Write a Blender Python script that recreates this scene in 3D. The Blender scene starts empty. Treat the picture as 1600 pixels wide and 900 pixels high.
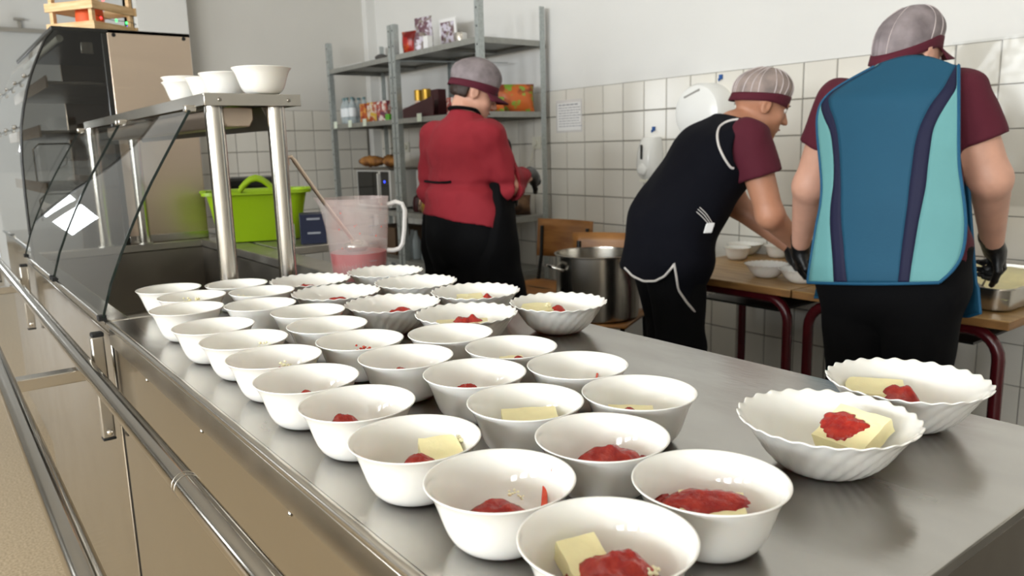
import bpy, math, random
import numpy as np
from mathutils import Vector, Matrix, noise as mnoise

random.seed(7)
SC = bpy.context.scene
COL = SC.collection
PI = math.pi

# ------------------------------------------------------------------ camera
F_PX, CAM_H = 1205.0, 1.21
YAW, PITCH, ROLL = math.radians(-37.1), math.radians(10.35), math.radians(-1.59)
_fw = Vector((math.cos(YAW) * math.cos(PITCH), math.sin(YAW) * math.cos(PITCH), -math.sin(PITCH)))
_r = _fw.cross(Vector((0, 0, 1))).normalized()
_u = _r.cross(_fw)
_r, _u = math.cos(ROLL) * _r + math.sin(ROLL) * _u, -math.sin(ROLL) * _r + math.cos(ROLL) * _u
cam_data = bpy.data.cameras.new('camera')
cam = bpy.data.objects.new('camera', cam_data)
COL.objects.link(cam)
M4 = Matrix(((_r.x, _u.x, -_fw.x, 0), (_r.y, _u.y, -_fw.y, 0), (_r.z, _u.z, -_fw.z, CAM_H), (0, 0, 0, 1)))
cam.matrix_world = M4
cam_data.sensor_width = 36.0
cam_data.lens = F_PX / 1600.0 * 36.0
cam_data.clip_start = 0.02
cam_data.clip_end = 60
cam_data.dof.use_dof = True
cam_data.dof.focus_distance = 0.95
cam_data.dof.aperture_fstop = 9.0
SC.camera = cam

# ------------------------------------------------------------------ sky, daylight, exposure
world = bpy.data.worlds.new('world')
SC.world = world
world.use_nodes = True
_bg = world.node_tree.nodes['Background']
_bg.inputs[0].default_value = (0.80, 0.90, 1.0, 1)
_bg.inputs[1].default_value = 1.2
SC.view_settings.view_transform = 'Standard'
SC.view_settings.look = 'None'
SC.view_settings.gamma = 1.0
SC.view_settings.use_curve_mapping = False
SC.view_settings.exposure = 0.0
SC.cycles.use_denoising = True
SC.cycles.max_bounces = 8
SC.cycles.transparent_max_bounces = 12
SC.cycles.sample_clamp_indirect = 4.0
SC.cycles.blur_glossy = 0.5
SC.cycles.caustics_reflective = False
SC.cycles.caustics_refractive = False


def area_light(name, loc, target, sx, sy, power, color):
    d = bpy.data.lights.new(name, 'AREA')
    d.shape = 'RECTANGLE'
    d.size, d.size_y = sx, sy
    d.energy = power
    d.color = color
    o = bpy.data.objects.new(name, d)
    COL.objects.link(o)
    o.location = loc
    o.rotation_euler = (Vector(target) - Vector(loc)).to_track_quat('-Z', 'Y').to_euler()
    return o


DAY = (0.93, 0.97, 1.0)
SIDE_WINDOWS = [-2.2, -.3, 1.6, 3.45, 10.05]     # centres along the dining-room wall
END_WINDOWS = [.82, 1.28]                        # centres on the end wall
for x, w in zip(SIDE_WINDOWS, (150, 150, 150, 120, 30)):
    area_light('daylight_side', (x, 4.96, 1.85), (x, 0, 1.5), 1.15, 1.1, w, DAY)
for y in END_WINDOWS:
    area_light('daylight_end', (13.92, y, 1.80), (0, y, 1.7), .34, .60, 8, DAY)

# ------------------------------------------------------------------ helpers
ORG = {}


def link(o, parent=None):
    COL.objects.link(o)
    if parent is not None:
        o.parent = parent
    return o


def tag(o, label, cat, group=None, kind=None):
    if label: o['label'] = label
    if cat: o['category'] = cat
    if group: o['group'] = group
    if kind: o['kind'] = kind
    return o


def thing(name, label, cat, loc=(0, 0, 0), rz=0.0, group=None):
    o = bpy.data.objects.new(name, None)
    o.empty_display_size = 0.05
    COL.objects.link(o)
    o.location = loc
    o.rotation_euler = (0, 0, rz)
    tag(o, label, cat, group)
    if rz == 0:
        ORG[o.name] = Vector(loc)
    return o


class MB:
    """collects simple shapes into one mesh"""

    def __init__(self):
        self.v, self.f = [], []

    def add(self, vs, fs):
        b = len(self.v)
        self.v += [tuple(p) for p in vs]
        self.f += [tuple(i + b for i in f) for f in fs]
        return self

    def box(self, x0, x1, y0, y1, z0, z1):
        x0, x1 = sorted((x0, x1)); y0, y1 = sorted((y0, y1)); z0, z1 = sorted((z0, z1))
        return self.add([(x, y, z) for z in (z0, z1) for y in (y0, y1) for x in (x0, x1)],
                        [(0, 2, 3, 1), (4, 5, 7, 6), (0, 1, 5, 4), (2, 6, 7, 3), (0, 4, 6, 2), (1, 3, 7, 5)])

    def obox(self, c, ax, ay, az, sx, sy, sz):
        c, ax, ay, az = Vector(c), Vector(ax).normalized(), Vector(ay).normalized(), Vector(az).normalized()
        vs = [c + ax * sx / 2 * i + ay * sy / 2 * j + az * sz / 2 * k for k in (-1, 1) for j in (-1, 1) for i in (-1, 1)]
        return self.add(vs, [(0, 2, 3, 1), (4, 5, 7, 6), (0, 1, 5, 4), (2, 6, 7, 3), (0, 4, 6, 2), (1, 3, 7, 5)])

    def tube(self, pts, r, n=12, caps=True, flat=1.0):
        pts = [Vector(p) for p in pts]
        rs = r if isinstance(r, (list, tuple)) else [r] * len(pts)
        vs, fs = [], []
        up = None
        for i, p in enumerate(pts):
            t = (pts[min(i + 1, len(pts) - 1)] - pts[max(i - 1, 0)]).normalized()
            if up is None:
                up = Vector((0, 0, 1)) if abs(t.z) < 0.9 else Vector((1, 0, 0))
            a = t.cross(up)
            if a.length < 1e-6: a = t.cross(Vector((0, 1, 0)))
            a.normalize()
            b = a.cross(t).normalized()
            up = b
            for k in range(n):
                w = 2 * PI * k / n
                vs.append(p + a * math.cos(w) * rs[i] + b * math.sin(w) * rs[i] * flat)
        for i in range(len(pts) - 1):
            for k in range(n):
                k2 = (k + 1) % n
                fs.append((i * n + k, i * n + k2, (i + 1) * n + k2, (i + 1) * n + k))
        if caps:
            fs.append(tuple(reversed(range(n))))
            fs.append(tuple((len(pts) - 1) * n + k for k in range(n)))
        return self.add(vs, fs)

    def lathe(self, prof, n=48, c=(0, 0, 0), close=False):
        vs, fs = [], []
        m = len(prof)
        for k in range(n):
            w = 2 * PI * k / n
            for (r, z) in prof:
                vs.append((c[0] + r * math.cos(w), c[1] + r * math.sin(w), c[2] + z))
        for k in range(n):
            k2 = (k + 1) % n
            for j in range(m - 1):
                fs.append((k * m + j, k2 * m + j, k2 * m + j + 1, k * m + j + 1))
        return self.add(vs, fs)

    def prism(self, poly, d, axis='x'):
        """poly of 2-D points in the plane across the axis, d = (start, end)"""
        n = len(poly)
        mk = {'x': lambda a, b, t: (t, a, b), 'y': lambda a, b, t: (a, t, b), 'z': lambda a, b, t: (a, b, t)}[axis]
        vs = [mk(a, b, d[0]) for a, b in poly] + [mk(a, b, d[1]) for a, b in poly]
        fs = [(i, (i + 1) % n, n + (i + 1) % n, n + i) for i in range(n)]
        fs += [tuple(reversed(range(n))), tuple(range(n, 2 * n))]
        return self.add(vs, fs)

    def grid(self, fn, nu, nv, wrap=False):
        vs = [fn(i / (nu if wrap else nu - 1), j / (nv - 1)) for j in range(nv) for i in range(nu)]
        fs = []
        for j in range(nv - 1):
            for i in range(nu if wrap else nu - 1):
                i2 = (i + 1) % nu
                fs.append((j * nu + i, j * nu + i2, (j + 1) * nu + i2, (j + 1) * nu + i))
        return self.add(vs, fs)

    def sphere(self, c, r, n=16, m=10, s=(1, 1, 1)):
        prof = [(r * math.sin(PI * j / m), -r * math.cos(PI * j / m)) for j in range(m + 1)]
        b = len(self.v)
        self.lathe(prof, n)
        for i in range(b, len(self.v)):
            x, y, z = self.v[i]
            self.v[i] = (c[0] + x * s[0], c[1] + y * s[1], c[2] + z * s[2])
        return self

    def mesh(self, name, off=None):
        me = bpy.data.meshes.new(name)
        vs = self.v if off is None else [(x - off.x, y - off.y, z - off.z) for x, y, z in self.v]
        me.from_pydata(vs, [], self.f)
        me.validate()
        return me

    def build(self, name, mat, parent=None, smooth=True, bevel=0.0, seg=2, local=False, solid=0.0, sub=0, weld=False):
        off = None
        if parent is not None and not local:
            off = ORG.get(parent.name)
        me = self.mesh(name, off)
        me.materials.append(mat)
        o = bpy.data.objects.new(name, me)
        link(o, parent)
        if off is not None: ORG[o.name] = off
        finish(o, smooth, bevel, seg, solid, sub, weld)
        return o


def finish(o, smooth=True, bevel=0.0, seg=2, solid=0.0, sub=0, weld=False, sharp=True):
    me = o.data
    import bmesh
    bm = bmesh.new(); bm.from_mesh(me)
    if weld: bmesh.ops.remove_doubles(bm, verts=bm.verts, dist=1e-5)
    bmesh.ops.recalc_face_normals(bm, faces=bm.faces)
    bm.to_mesh(me); bm.free()
    if smooth:
        me.polygons.foreach_set('use_smooth', [True] * len(me.polygons))
        if sharp: me.set_sharp_from_angle(angle=math.radians(38))
    if solid:
        m = o.modifiers.new('solid', 'SOLIDIFY'); m.thickness = solid; m.offset = 0
    if bevel:
        m = o.modifiers.new('bevel', 'BEVEL'); m.width = bevel; m.segments = seg; m.limit_method = 'ANGLE'; m.angle_limit = math.radians(40)
    if sub:
        m = o.modifiers.new('sub', 'SUBSURF'); m.levels = sub; m.render_levels = sub


def copy_tree(o, parent=None):
    c = o.copy()
    COL.objects.link(c)
    c.parent = parent
    for ch in list(o.children):
        copy_tree(ch, c)
    return c


# ------------------------------------------------------------------ materials
def srgb(h):
    h = h.lstrip('#')
    c = [int(h[i:i + 2], 16) / 255 for i in (0, 2, 4)]
    return tuple(x / 12.92 if x <= 0.04045 else ((x + 0.055) / 1.055) ** 2.4 for x in c) + (1,)


def mat(name, col, rough=0.5, metal=0.0, spec=0.5, bump=0.0, bscale=40.0, var=0.0, vscale=8.0, col2=None, stretch=None,
        rvar=0.0, trans=0.0, ior=1.45, coat=0.0, sss=0.0, sssr=(0.01, 0.006, 0.004), sheen=0.0, alpha=1.0, emis=None, es=0.0, detail=4.0, sharp=None):
    m = bpy.data.materials.new(name)
    m.use_nodes = True
    nt = m.node_tree
    b = nt.nodes['Principled BSDF']
    c = srgb(col) if isinstance(col, str) else tuple(col) + ((1,) if len(col) == 3 else ())
    b.inputs['Base Color'].default_value = c
    b.inputs['Roughness'].default_value = rough
    b.inputs['Metallic'].default_value = metal
    b.inputs['Specular IOR Level'].default_value = spec
    b.inputs['IOR'].default_value = ior
    if trans: b.inputs['Transmission Weight'].default_value = trans
    if coat:
        b.inputs['Coat Weight'].default_value = coat; b.inputs['Coat Roughness'].default_value = 0.05
    if sss:
        b.inputs['Subsurface Weight'].default_value = sss; b.inputs['Subsurface Radius'].default_value = (1, .6, .4); b.inputs['Subsurface Scale'].default_value = sssr[0]
    if sheen: b.inputs['Sheen Weight'].default_value = sheen
    if alpha < 1: b.inputs['Alpha'].default_value = alpha
    if emis is not None:
        b.inputs['Emission Color'].default_value = srgb(emis); b.inputs['Emission Strength'].default_value = es
    if bump or var or rvar:
        tc = nt.nodes.new('ShaderNodeTexCoord')
        mp = nt.nodes.new('ShaderNodeMapping')
        nt.links.new(tc.outputs['Object'], mp.inputs[0])
        if stretch: mp.inputs['Scale'].default_value = stretch

        def noise(scale):
            n = nt.nodes.new('ShaderNodeTexNoise')
            n.inputs['Scale'].default_value = scale
            n.inputs['Detail'].default_value = detail
            nt.links.new(mp.outputs[0], n.inputs['Vector'])
            return n
        if var:
            n = noise(vscale)
            mx = nt.nodes.new('ShaderNodeMix'); mx.data_type = 'RGBA'
            c2 = srgb(col2) if isinstance(col2, str) else (col2 if col2 else tuple(x * (1 - var) for x in c[:3]) + (1,))
            mx.inputs['A'].default_value = c; mx.inputs['B'].default_value = c2
            rp = nt.nodes.new('ShaderNodeMapRange')
            lo, hi = sharp if sharp else (0.35, 0.65)
            rp.inputs['From Min'].default_value = lo; rp.inputs['From Max'].default_value = hi
            nt.links.new(n.outputs[0], rp.inputs[0])
            nt.links.new(rp.outputs[0], mx.inputs['Factor'])
            nt.links.new(mx.outputs['Result'], b.inputs['Base Color'])
        if rvar:
            n = noise(vscale * 1.3)
            rp = nt.nodes.new('ShaderNodeMapRange')
            rp.inputs['From Min'].default_value = 0.3; rp.inputs['From Max'].default_value = 0.7
            rp.inputs['To Min'].default_value = max(0.02, rough - rvar); rp.inputs['To Max'].default_value = rough + rvar
            nt.links.new(n.outputs[0], rp.inputs[0])
            nt.links.new(rp.outputs[0], b.inputs['Roughness'])
        if bump:
            n = noise(bscale)
            bp = nt.nodes.new('ShaderNodeBump')
            bp.inputs['Strength'].default_value = bump
            bp.inputs['Distance'].default_value = 0.01
            nt.links.new(n.outputs[0], bp.inputs['Height'])
            nt.links.new(bp.outputs[0], b.inputs['Normal'])
    return m


MT = {}
MT['plaster'] = mat('plaster', '#d9d8d4', .9, bump=.05, bscale=30, var=.04, vscale=1.5)
MT['plaster_far'] = mat('plaster_far', '#cfccc5', .9, bump=.05, bscale=30, var=.04, vscale=1.5)
MT['tile'] = mat('tile_glaze', '#d9d5cb', .12, spec=.5, var=.05, vscale=1.2, bump=.02, bscale=6)
MT['grout'] = mat('grout', '#77736b', .9)
MT['ceiling'] = mat('ceiling_paint', '#e4e3df', .9)
MT['floor_beige'] = mat('speckled_vinyl', '#c3b092', .35, var=.3, vscale=130, col2='#a28e70', rvar=.06, detail=2)
MT['floor_grey'] = mat('floor_tile_grey', '#6d6762', .4, var=.15, vscale=14)
MT['steel_top'] = mat('steel_worktop', '#b9b6b0', .22, 1.0, var=.12, vscale=5, rvar=.06, bump=.015, bscale=35, stretch=(1, 3, 1))
MT['steel_pol'] = mat('steel_polished', '#b3ada3', .13, 1.0, rvar=.03, vscale=6, bump=.008, bscale=20)
MT['steel'] = mat('steel_brushed', '#c2bdb4', .22, 1.0, rvar=.03, vscale=9)
MT['steel_dull'] = mat('steel_dull', '#aaa59c', .40, 1.0, rvar=.06, vscale=9, bump=.02, bscale=50)
MT['steel_warm'] = mat('steel_side_panel', '#cdbba9', .36, 1.0, rvar=.06, vscale=4, bump=.01, bscale=30, stretch=(1, 1, 10))
MT['steel_dark'] = mat('steel_basin', '#8f8980', .38, 1.0, rvar=.06, vscale=8)
MT['chrome'] = mat('chrome', '#d6d4d0', .09, 1.0)
MT['galv'] = mat('galvanised', '#b4bab8', .4, .55, var=.18, vscale=60, rvar=.08)
MT['galv_shelf'] = mat('galvanised_shelf', '#9a9a94', .45, .4, var=.12, vscale=30)
MT['opal'] = mat('opal_glass', '#e6e3dc', .06, spec=.55, sss=.15, sssr=(.006,))
MT['glass'] = mat('clear_glass', '#f0f4f2', .0, trans=1.0, ior=1.45)
MT['glass_edge'] = mat('glass_edge', '#0d1c17', .12, spec=.6)
MT['black_plastic'] = mat('black_plastic', '#141414', .4)
MT['rubber'] = mat('rubber', '#0c0c0c', .7)
MT['white_plastic'] = mat('white_plastic', '#e6e6e2', .25)
MT['cream_plastic'] = mat('cream_plastic', '#d9d6c6', .35)
MT['dark_glass'] = mat('smoked_glass', '#0b0b0a', .05, spec=.6)
MT['black_frame'] = mat('black_frame', '#191917', .3)
MT['pine'] = mat('pine', '#d8b98d', .6, var=.25, vscale=10, col2='#c29d6c', stretch=(1, 1, 8))
MT['plywood'] = mat('plywood', '#a5713a', .4, var=.3, vscale=7, col2='#8a5a2b', stretch=(1, 1, 5))
MT['desk'] = mat('desk_top', '#b3905f', .38, var=.3, vscale=5, col2='#93703f', stretch=(1.2, 7, 1))
MT['desk_edge'] = mat('desk_edge', '#8f6638', .5, var=.3, vscale=12, stretch=(1, 1, 6))
MT['burgundy'] = mat('burgundy_tube', '#4a1016', .25, spec=.6)
MT['curd'] = mat('curd', '#f0e6b4', .45, sss=.2, sssr=(.006,), bump=.12, bscale=120, var=.08, vscale=40)
MT['crumb'] = mat('curd_crumb', '#f4ecc6', .55, sss=.2, sssr=(.004,), bump=.3, bscale=300)
MT['puree'] = mat('strawberry_puree', '#8e120d', .18, spec=.55, var=.6, vscale=110, col2='#a82a1a', bump=.25, bscale=170, sss=.1, sssr=(.003,))
MT['puree_thin'] = mat('puree_smear', '#d2553f', .25, var=.5, vscale=120, col2='#c8301e')
MT['lime'] = mat('lime_plastic', '#90b012', .35, sss=.05)
MT['navy_card'] = mat('navy_card', '#141a33', .5)
MT['paper'] = mat('paper', '#e3e2e0', .8)
MT['ink'] = mat('ink_grey', '#8e9096', .8)
MT['blue_plastic'] = mat('blue_plastic', '#1d4f8f', .35)
# ------------------------------------------------------------------ room
WY, FX, TOPZ, TS = -3.15, 6.0, 1.5416, 0.1575     # right wall, far kitchen wall, tile border height, tile pitch
CEIL = 3.2


def struct(o):
    o['kind'] = 'structure'
    return o


struct(MB().box(-3.2, 14.1, -0.60, 5.1, -.1, 0).build('floor', MT['floor_beige'], smooth=False))
kf = struct(MB().box(-3.2, 6.1, -3.3, -0.60, -.1, -.004).build('floor_kitchen', MT['grout'], smooth=False))
struct(MB().box(-3.2, 14.1, -3.3, 5.1, CEIL, CEIL + .1).build('ceiling', MT['ceiling'], smooth=False))
wr = struct(MB().box(-3.2, 6.1, WY - .15, WY - .006, 0, CEIL).build('wall_right', MT['plaster'], smooth=False))
g = MB().box(-3.2, 5.999, WY - .006, WY - .004, 0, TOPZ).build('grout_bed', MT['grout'], wr, smooth=False)
wf = struct(MB().box(FX + .006, FX + .3, WY - .006, -1.33, 0, CEIL).build('wall_far', MT['plaster_far'], smooth=False))
g = MB().box(FX + .004, FX + .006, WY, -1.33, 0, TOPZ).build('grout_bed', MT['grout'], wf, smooth=False)
struct(MB().box(FX - .07, FX + .006, WY - .006, WY + .075, 0, CEIL).build('trim_corner', MT['plaster'], smooth=False))
struct(MB().box(14.0, 14.15, -3.3, -.1, 0, CEIL).build('wall_dining_end', MT['plaster_far'], smooth=False))
# dining end wall with window openings
def window_wall(name, axis, pos, lo, hi, centres, half, z0, z1, thick):
    """a wall across an axis, pieced round its openings"""
    m = MB()
    def bx(a, b, za, zb):
        if axis == 'x': m.box(pos, pos + thick, a, b, za, zb)
        else: m.box(a, b, pos, pos + thick, za, zb)
    bx(lo, hi, 0, z0); bx(lo, hi, z1, CEIL)
    e = lo
    for c in centres:
        bx(e, c - half, z0, z1); e = c + half
    bx(e, hi, z0, z1)
    return struct(m.build(name, MT['plaster'], smooth=False))


window_wall('wall_dining_window', 'x', 14.0, -.1, 5.1, END_WINDOWS, .20, 1.45, 2.15, .15)
window_wall('wall_left', 'y', 5.0, -3.2, 14.1, SIDE_WINDOWS, .64, 1.25, 2.45, .15)
struct(MB().box(-3.35, -3.2, -3.3, 5.1, 0, CEIL).build('wall_back', MT['plaster'], smooth=False))
n = 0
MT['frame_white'] = mat('window_frame_paint', '#e8e8e6', .4)
for axis, centres, half, z0, z1 in (('x', END_WINDOWS, .20, 1.45, 2.15), ('y', SIDE_WINDOWS, .64, 1.25, 2.45)):
    for c in centres:
        n += 1
        m, gl = MB(), MB()
        P = (lambda a, b, za, zb, t0, t1, mm: mm.box(14.0 + t0, 14.0 + t1, a, b, za, zb)) if axis == 'x' else (lambda a, b, za, zb, t0, t1, mm: mm.box(a, b, 5.0 + t0, 5.0 + t1, za, zb))
        for a, b, za, zb in ((c - half, c + half, z0, z0 + .05), (c - half, c + half, z1 - .05, z1), (c - half, c - half + .05, z0 + .05, z1 - .05), (c + half - .05, c + half, z0 + .05, z1 - .05), (c - .025, c + .025, z0 + .05, z1 - .05)):
            P(a, b, za, zb, .04, .10, m)
        w = struct(m.build('window_%d' % n, MT['frame_white'], smooth=False))
        P(c - half + .05, c - .025, z0 + .05, z1 - .05, .065, .072, gl); gl.build('pane', MT['glass'], w, smooth=False)
        gl = MB(); P(c + .025, c + half - .05, z0 + .05, z1 - .05, .065, .072, gl); gl.build('pane', MT['glass'], w, smooth=False)

# wall tiles: one glazed piece each
def tile_mesh(s, t=.004, e=.0022):
    h = s / 2
    m = MB()
    vs = [(-h, -h, 0), (h, -h, 0), (h, h, 0), (-h, h, 0), (-h + e, -h + e, t), (h - e, -h + e, t), (h - e, h - e, t), (-h + e, h - e, t)]
    m.add(vs, [(4, 5, 6, 7), (0, 1, 5, 4), (1, 2, 6, 5), (2, 3, 7, 6), (3, 0, 4, 7)])
    me = m.mesh('tile'); me.materials.append(MT['tile'])
    return me


TILE = tile_mesh(TS - .0045)
RWALL = Matrix.Rotation(math.radians(-90), 4, 'X')          # faces +Y
FWALL = Matrix.Rotation(math.radians(-90), 4, 'Y')          # faces -X
rest = MB()
for k in range(-28, 17):
    xc = 3.418 + (k + .5) * TS
    if xc > FX - .06: continue
    for r in range(10):
        zc = TOPZ - (r + .5) * TS
        if zc < .05: continue
        if xc > 1.15 and r < 9:
            o = bpy.data.objects.new('tile', TILE); link(o, wr)
            o.matrix_local = Matrix.Translation((xc, WY - .004 + random.uniform(-.0004, .0004), zc)) @ RWALL @ Matrix.Rotation(random.uniform(-.004, .004), 4, 'X') @ Matrix.Rotation(random.uniform(-.004, .004), 4, 'Y')
        elif xc > -3.1:
            h = TS / 2 - .002
            rest.box(xc - h, xc + h, WY - .004, WY, zc - h, zc + h)
o = rest.build('tile_remainder', MT['tile'], wr, smooth=False); o['kind'] = 'stuff'
rest = MB()
for k in range(-12, 12):
    yc = -2.1105 + (k + .5) * TS
    if yc < WY + .07 or yc > -1.40: continue
    for r in range(10):
        zc = TOPZ - (r + .5) * TS
        if r < 7:
            o = bpy.data.objects.new('tile', TILE); link(o, wf)
            o.matrix_local = Matrix.Translation((FX + .004, yc, zc)) @ FWALL @ Matrix.Rotation(random.uniform(-.004, .004), 4, 'X') @ Matrix.Rotation(random.uniform(-.004, .004), 4, 'Y')
        elif zc > .05:
            h = TS / 2 - .002
            rest.box(FX, FX + .004, yc - h, yc + h, zc - h, zc + h)
o = rest.build('tile_remainder', MT['tile'], wf, smooth=False); o['kind'] = 'stuff'
# kitchen floor tiles
fm = MB(); h = .148
fm.add([(-h, -h, 0), (h, -h, 0), (h, h, 0), (-h, h, 0), (-h + .003, -h + .003, .004), (h - .003, -h + .003, .004), (h - .003, h - .003, .004), (-h + .003, h - .003, .004)],
       [(4, 5, 6, 7), (0, 1, 5, 4), (1, 2, 6, 5), (2, 3, 7, 6), (3, 0, 4, 7)])
fme = fm.mesh('floor_tile'); fme.materials.append(MT['floor_grey'])
for i in range(20):
    for j in range(8):
        o = bpy.data.objects.new('floor_tile', fme); link(o, kf)
        o.location = (.05 + .3 * i - .3, -.78 - .3 * j, -.004)
# pier beside the kitchen wall and the board on the dining room's end wall
struct(MB().box(5.9, 6.3, -1.66, -1.33, 0, CEIL).build('trim_pier', MT['plaster'], smooth=False))
struct(MB().box(9.0, 9.15, -3.3, -.55, 0, CEIL).build('wall_dining_return', MT['plaster_far'], smooth=False))
wb = thing('notice_board', 'wide pale board with grey top rail on the dining room wall', 'board', (8.97, -1.4, 1.2))
MB().box(8.98, 8.999, -2.6, -.6, 1.1, 2.42).build('panel', mat('board_face', '#b6b5b0', .35), wb, smooth=False)
MB().box(8.955, 8.999, -2.65, -.56, 2.42, 2.46).build('top_rail', MT['steel_dull'], wb, smooth=False, bevel=.004)
MB().box(8.97, 8.98, -.98, -.95, 2.46, 2.54).box(8.94, 8.98, -1.01, -.92, 2.53, 2.55).build('hook', MT['steel_dull'], wb, smooth=False)
# twin-tube ceiling lamps
MT['tube_on'] = mat('lit_tube', '#ffffff', .4, emis='#fff6e8', es=9.0)
for x, y in ((-.9, 1.3), (2.2, 1.3), (.6, -1.9), (3.6, -1.9)):
    cl = thing('ceiling_lamp', 'twin tube fluorescent lamp on the white ceiling', 'lamp', (x, y, 3.19), 0, 'ceiling lamps')
    MB().box(x - .62, x + .62, y - .09, y + .09, 3.145, 3.199).build('housing', MT['white_plastic'], cl, bevel=.005)
    for dy in (-.05, .05):
        MB().tube([(x - .59, y + dy, 3.125), (x + .59, y + dy, 3.125)], .013, 10).build('tube', MT['tube_on'], cl)
# ------------------------------------------------------------------ pixel to place (1600 x 900 frame)
def ray(x, y):
    return _fw + _r * ((x - 800) / F_PX) + _u * ((450 - y) / F_PX)


def onz(x, y, z):
    d = ray(x, y); return Vector((0, 0, CAM_H)) + d * ((z - CAM_H) / d.z)


def ony(x, y, Y):
    d = ray(x, y); return Vector((0, 0, CAM_H)) + d * (Y / d.y)


def onx(x, y, X):
    d = ray(x, y); return Vector((0, 0, CAM_H)) + d * (X / d.x)


def at(x, y, dep):
    return Vector((0, 0, CAM_H)) + ray(x, y) * dep


def glass_mat(name, tint=(1, 1, 1), refl=1.0, rough=0.0):
    m = bpy.data.materials.new(name); m.use_nodes = True
    nt = m.node_tree; nt.nodes.clear()
    out = nt.nodes.new('ShaderNodeOutputMaterial')
    mx = nt.nodes.new('ShaderNodeMixShader'); tr = nt.nodes.new('ShaderNodeBsdfTransparent'); gl = nt.nodes.new('ShaderNodeBsdfGlossy')
    fr = nt.nodes.new('ShaderNodeFresnel'); fr.inputs[0].default_value = 1.5
    tr.inputs[0].default_value = tuple(tint) + (1,)
    gl.inputs[0].default_value = (refl, refl, refl, 1); gl.inputs['Roughness'].default_value = rough
    nt.links.new(fr.outputs[0], mx.inputs[0]); nt.links.new(tr.outputs[0], mx.inputs[1]); nt.links.new(gl.outputs[0], mx.inputs[2])
    nt.links.new(mx.outputs[0], out.inputs[0])
    return m


MT['pane'] = glass_mat('sheet_glass', (.93, .95, .94))
MT['smoked'] = glass_mat('smoked_sheet_glass', (.30, .30, .285))

CZ = .89
YF, YB = -.262, -.941           # front and back edges of the counter
# --- the near module
sc = thing('serving_counter', 'long stainless steel worktop counter covered with rows of white bowls', 'counter', (.95, -.6, 0))
MB().box(.233, 1.682, YF - .004, YB, .876, CZ).build('worktop', MT['steel_top'], sc, bevel=.003)
MB().tube([(.236, YF - .003, CZ - .004), (1.682, YF - .003, CZ - .004)], .0062, 12).build('rolled_edge', MT['steel'], sc)
MB().box(.25, 1.68, YF - .006, YF, .842, .880).build('apron', MT['steel'], sc, bevel=.002)
MB().box(.25, 1.668, YF - .03, YF - .004, .10, .843).build('front_panel', MT['steel_pol'], sc, bevel=.002)
MB().box(.262, .276, YF - .03, YB + .02, .10, .861).build('end_panel', MT['steel_dark'], sc, bevel=.002)
MB().box(.25, 1.679, YB + .02, YB + .034, .10, .861).build('back_panel', MT['steel_dull'], sc, bevel=.002)
MB().box(.27, 1.67, YF - .06, YB + .06, 0, .10).build('plinth', MT['steel_dark'], sc)
for x in (.43, .75, 1.07, 1.39):
    MB().sphere((x, YF - .003, .836), .0035, 10, 6, (1, .5, 1)).build('rivet', MT['chrome'], sc)
# --- module with the sunken basin
bm_ = thing('basin_counter', 'stainless counter section with deep dark basin under the glass guard', 'counter', (2.42, -.6, 0))
MB().box(1.692, 3.148, YF - .004, -.305, .862, CZ).build('front_rim', MT['steel'], bm_, bevel=.003)
MB().box(1.692, 3.148, -.850, YB, .862, CZ).build('back_rim', MT['steel_dull'], bm_, bevel=.003)
MB().box(1.692, 1.722, -.305, -.850, .862, CZ).build('end_rim', MT['steel_dull'], bm_, bevel=.003)
MB().box(3.125, 3.148, -.305, -.850, .862, CZ).build('end_rim', MT['steel_dull'], bm_, bevel=.003)
b = MB()
b.box(1.716, 1.722, -.300, -.855, .64, .86); b.box(3.125, 3.131, -.300, -.855, .64, .86)
b.box(1.722, 3.125, -.299, -.305, .64, .86); b.box(1.722, 3.125, -.850, -.856, .64, .86)
b.box(1.716, 3.131, -.299, -.856, .634, .64)
b.build('basin', MT['steel_dark'], bm_, smooth=False)
MB().tube([(1.692, YF - .003, CZ - .005), (3.148, YF - .003, CZ - .005)], .0065, 12).build('rolled_edge', MT['steel'], bm_)
MB().box(1.703, 3.148, YF - .03, YF - .004, .10, .86).build('front_panel', MT['steel_pol'], bm_, bevel=.002)
MB().box(1.683, 1.702, YF - .03, YF - .010, .10, .86).build('joint_strip', MT['rubber'], bm_, smooth=False)
MB().box(1.70, 3.14, YB + .02, YB + .034, .10, .861).build('back_panel', MT['steel_dull'], bm_, bevel=.002)
MB().box(1.71, 3.13, YF - .06, YB + .06, 0, .10).build('plinth', MT['steel_dark'], bm_)
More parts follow.
